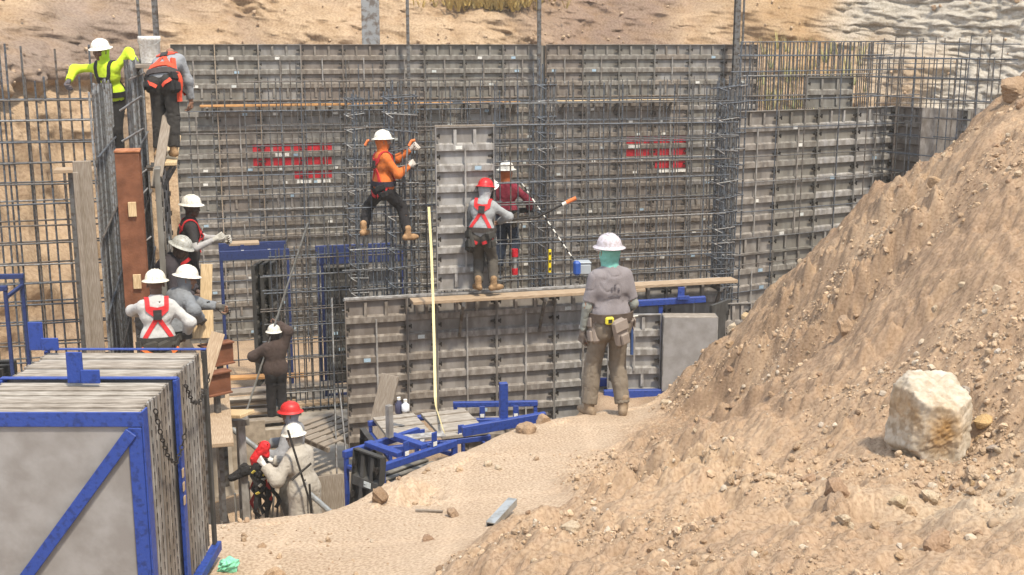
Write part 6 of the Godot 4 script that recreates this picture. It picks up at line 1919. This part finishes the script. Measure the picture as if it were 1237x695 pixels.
	var go := part("plastic_scrap", gp, mk("green_plastic", lin(0.20, 0.55, 0.36), 0.35), self)
	go.position = Vector3(-1.73, land(-1.73, -6.55) + 0.04, -6.55)
	go.scale = Vector3(0.075, 0.065, 0.06)
	go.rotation = Vector3(0.3, 0.5, 0.2)
	tag(go, "crumpled green plastic scrap beside the blue crate", "litter")
	# steel channel on the path
	var ch := thing("steel_channel", "short grey steel channel lying on the dirt path", "channel", Vector3(-0.07, land(-0.07, -7.5) + 0.03, -7.5), 1.18)
	ch.rotation.z = 0.06
	part("web", box_mesh(Vector3(0.40, 0.008, 0.065), 0.0, Vector3(0, 0.04, 0)), M_tex.pale_steel, ch)
	for s in [-1.0, 1.0]:
		part("flange", box_mesh(Vector3(0.40, 0.045, 0.007), 0.0, Vector3(0, 0.013, s * 0.029)), M_tex.pale_steel, ch)
	# the boulder and the stones
	var bo := boulder()
	var by := land(2.62, -7.0)
	bo.position = Vector3(2.65, by + 0.14, -6.92)
	bo.scale = Vector3(0.82, 0.97, 0.9)
	tag(bo, "large pale angular boulder with an ochre stain on the slope", "boulder")
	var named := [[2.99, -7.02, 0.066, Color(0.46, 0.31, 0.15), "ochre stone beside the right foot of the boulder"], [2.70, -6.42, 0.055, Color(0.42, 0.31, 0.21), "tan stone just below the boulder"], [1.99, -6.75, 0.035, Color(0.48, 0.42, 0.35), "pale stone on the slope left of the boulder"], [2.04, -5.75, 0.05, Color(0.42, 0.33, 0.22), "rounded tan stone on the slope below the boulder"], [1.66, -5.6, 0.10, Color(0.30, 0.21, 0.14), "upright brown clod low on the slope"], [-1.68, -6.35, 0.038, Color(0.38, 0.28, 0.17), "tan stone in front of the green plastic scrap"], [-1.42, -6.45, 0.075, Color(0.40, 0.28, 0.18), "flat tan stone on the path right of the crate"], [-0.93, -6.4, 0.03, Color(0.40, 0.29, 0.19), "small flat stone at the bottom of the path"], [-1.62, -7.0, 0.03, Color(0.33, 0.23, 0.15), "brown stone on the path near the pit edge"], [-0.42, -7.75, 0.06, Color(0.30, 0.21, 0.14), "brown crumbling clod in the middle of the path"], [-0.55, -7.05, 0.05, Color(0.27, 0.18, 0.12), "flat brown clod on the path near the grey channel"], [-0.98, -8.1, 0.10, Color(0.24, 0.16, 0.10), "dark broken clod at the edge below the blue rack"], [0.12, -10.1, 0.11, Color(0.32, 0.22, 0.14), "brown clod on the edge left of the worker"], [0.30, -10.45, 0.08, Color(0.33, 0.23, 0.15), "smaller brown clod on the edge beyond the other"], [-0.2, -9.0, 0.05, Color(0.45, 0.36, 0.26), "pale stone on the path below the blue racks"], [-0.12, -8.93, 0.04, Color(0.46, 0.38, 0.28), "second pale stone on the path below the blue racks"], [1.55, -11.2, 0.06, Color(0.44, 0.35, 0.25), "pale stone at the foot of the slope near the worker's boots"], [2.3, -11.75, 0.08, Color(0.46, 0.38, 0.28), "pale stone on the crest of the slope by the leaning panel"], [2.45, -11.8, 0.06, Color(0.44, 0.33, 0.2), "ochre stone on the crest of the slope"], [4.72, -11.0, 0.17, Color(0.33, 0.23, 0.15), "big brown clod on top of the slope at the right edge"], [2.75, -9.3, 0.12, Color(0.34, 0.24, 0.16), "brown clod in the middle of the slope"], [1.6, -9.2, 0.10, Color(0.33, 0.22, 0.14), "brown clod low on the slope near the worker"]]
	var i := 0
	for e in named:
		var s := part("stone", stone_mesh(40 + i, 10, 0.8, 0.5), stone_mat(e[3]), self)
		var sz: float = e[2]
		s.scale = Vector3(sz * 1.1, sz * 0.95, sz)
		s.rotation = Vector3(i * 0.7, i * 1.3, i * 0.3)
		s.position = Vector3(e[0], land(e[0], e[1]) + sz * 0.22, e[1])
		tag(s, e[4], "stone", "stones on the dirt")
		i += 1
	var r2 := RandomNumberGenerator.new()
	r2.seed = 31
	var shapes := []
	for k in 6:
		shapes.append(stone_mesh(140 + k, 8, 0.8, 0.5))
	var placed := 0
	while placed < 150:
		var z := -4.3 - r2.randf() * 7.4
		var x := r2.randf_range(-0.1, 0.44) * -z
		if rough_at(x, z) < 0.7 or side_of(EDGE, Vector2(x, z)) > -0.1 or Vector2(x - 2.62, z + 7.0).length() < 0.5:
			continue
		var sz := 0.020 + 0.028 * pow(r2.randf(), 2.0) + (0.05 if r2.randf() < 0.08 else 0.0)
		var pale := r2.randf() < 0.35
		var s := part("stone", shapes[placed % 6], stone_mat(Color(0.44, 0.35, 0.25) if pale else [Color(0.33, 0.225, 0.14), Color(0.30, 0.2, 0.13), Color(0.36, 0.25, 0.155)][placed % 3]), self)
		s.scale = Vector3(sz * 1.15, sz * 0.9, sz)
		s.rotation = Vector3(r2.randf() * 6, r2.randf() * 6, r2.randf() * 6)
		s.position = Vector3(x, land(x, z) + sz * 0.15, z)
		if pale:
			tag(s, "small pale loose stone among the earth of the slope", "stone", "small pale stones on the slope")
		else:
			tag(s, "small brown clod of earth loose on the slope", "clod", "small brown clods on the slope")
		placed += 1
	for kk in 16:
		var ang := r2.randf_range(-0.3, 2.6)
		var d := r2.randf_range(0.30, 0.62)
		var x := 2.66 + sin(ang) * d
		var z := -6.9 + cos(ang) * d
		var sz := r2.randf_range(0.018, 0.042)
		var s := part("stone", shapes[kk % 6], stone_mat([Color(0.44, 0.35, 0.25), Color(0.36, 0.30, 0.25), Color(0.40, 0.28, 0.16)][kk % 3]), self)
		s.scale = Vector3(sz * 1.2, sz * 0.85, sz)
		s.rotation = Vector3(r2.randf() * 6, r2.randf() * 6, r2.randf() * 6)
		s.position = Vector3(x, land(x, z) + sz * 0.2, z)
		tag(s, "small stone lying on the earth round the foot of the boulder", "stone", "small stones at the foot of the boulder")
	# two sticks in the slope
	tag(bar("stick", Vector3(2.92, 4.77, -8.40), Vector3(2.92, 4.68, -8.35), 0.009, M_tex.timber2, self), "short pale stick standing in the slope above the boulder", "stick")
	tag(bar("stick", Vector3(2.74, 4.69, -8.20), Vector3(2.76, 4.66, -8.00), 0.012, M_tex.greywood, self), "short dark stick lying in the slope above the boulder", "stick")
	tag(bar("stick", Vector3(-0.70, land(-0.70, -7.9) + 0.015, -7.9), Vector3(-0.50, land(-0.50, -7.85) + 0.015, -7.85), 0.010, M_tex.greywood, self), "thin brown stick lying on the path", "stick")

func stone_mat(c: Color) -> StandardMaterial3D:
	return mk("stone%s" % c, c.linear_to_srgb(), 0.97, M_tex.dirt, Vector3.ONE * 2.0, 0.0, M_tex.grit, 0.2)

func boulder() -> MeshInstance3D:
	# a block: bevelled box cut by planes, then worn by noise, with an ochre face
	var n := 40
	var fn := FastNoiseLite.new()
	fn.seed = 4
	fn.frequency = 2.2
	var planes := [[Vector3(-1, 0.08, 0.2), 0.235], [Vector3(1, 0.1, -0.1), 0.235], [Vector3(0.05, 0.95, 0.3), 0.235], [Vector3(-0.12, -0.08, 1), 0.20], [Vector3(0.65, 0.05, 0.75), 0.215], [Vector3(-0.62, -0.75, 0.25), 0.255], [Vector3(0.7, -0.7, 0.3), 0.255], [Vector3(0, -1, 0), 0.27], [Vector3(0, 0, -1), 0.22], [Vector3(-0.7, 0.7, 0.1), 0.32], [Vector3(0.75, 0.65, 0.1), 0.325], [Vector3(-0.7, 0.1, 0.7), 0.245], [Vector3(0.3, 0.5, 0.8), 0.278]]
	var sp := SphereMesh.new()
	sp.radius = 1.0
	sp.height = 2.0
	sp.radial_segments = 150
	sp.rings = 100
	var a := sp.get_mesh_arrays()
	var v: PackedVector3Array = a[Mesh.ARRAY_VERTEX]
	var c := PackedColorArray()
	for i in v.size():
		var d := v[i].normalized()
		var ln := 0.5
		for p in planes:
			var q := d.dot(p[0].normalized())
			if q > 0.02:
				var e: float = p[1] / q
				var h := maxf(0.008 - absf(ln - e), 0.0)
				ln = minf(ln, e) - h * h / 0.032
		var p := d * ln
		p += d * (fn.get_noise_3dv(p * 2.5) * 0.02 + absf(fn.get_noise_3dv(p * 5.0)) * 0.022 + fn.get_noise_3dv(p * 14.0) * 0.006)
		v[i] = p
		var col := Color(0.40, 0.33, 0.25).lerp(Color(0.52, 0.46, 0.38), clampf(fn.get_noise_3dv(p * 5.0) + 0.5, 0, 1))
		var oc := exp(-pow((p.x + 0.02) / 0.12, 2.0) - pow((p.y - 0.02) / 0.15, 2.0)) * smoothstep(0.2, 0.5, d.z) + 0.55 * smoothstep(0.6, 0.8, -d.x) * smoothstep(-0.08, 0.1, p.y)
		col = col.lerp(Color(0.38, 0.23, 0.10), clampf(oc * 1.1 + fn.get_noise_3dv(p * 6.0) * 0.5 * oc, 0, 1))
		c.append(col)
	var b := []
	b.resize(Mesh.ARRAY_MAX)
	b[Mesh.ARRAY_VERTEX] = v
	b[Mesh.ARRAY_COLOR] = c
	b[Mesh.ARRAY_INDEX] = a[Mesh.ARRAY_INDEX]
	var st := SurfaceTool.new()
	st.create_from_arrays(b)
	st.generate_normals()
	return part("boulder", st.commit(), M["stone"], self)
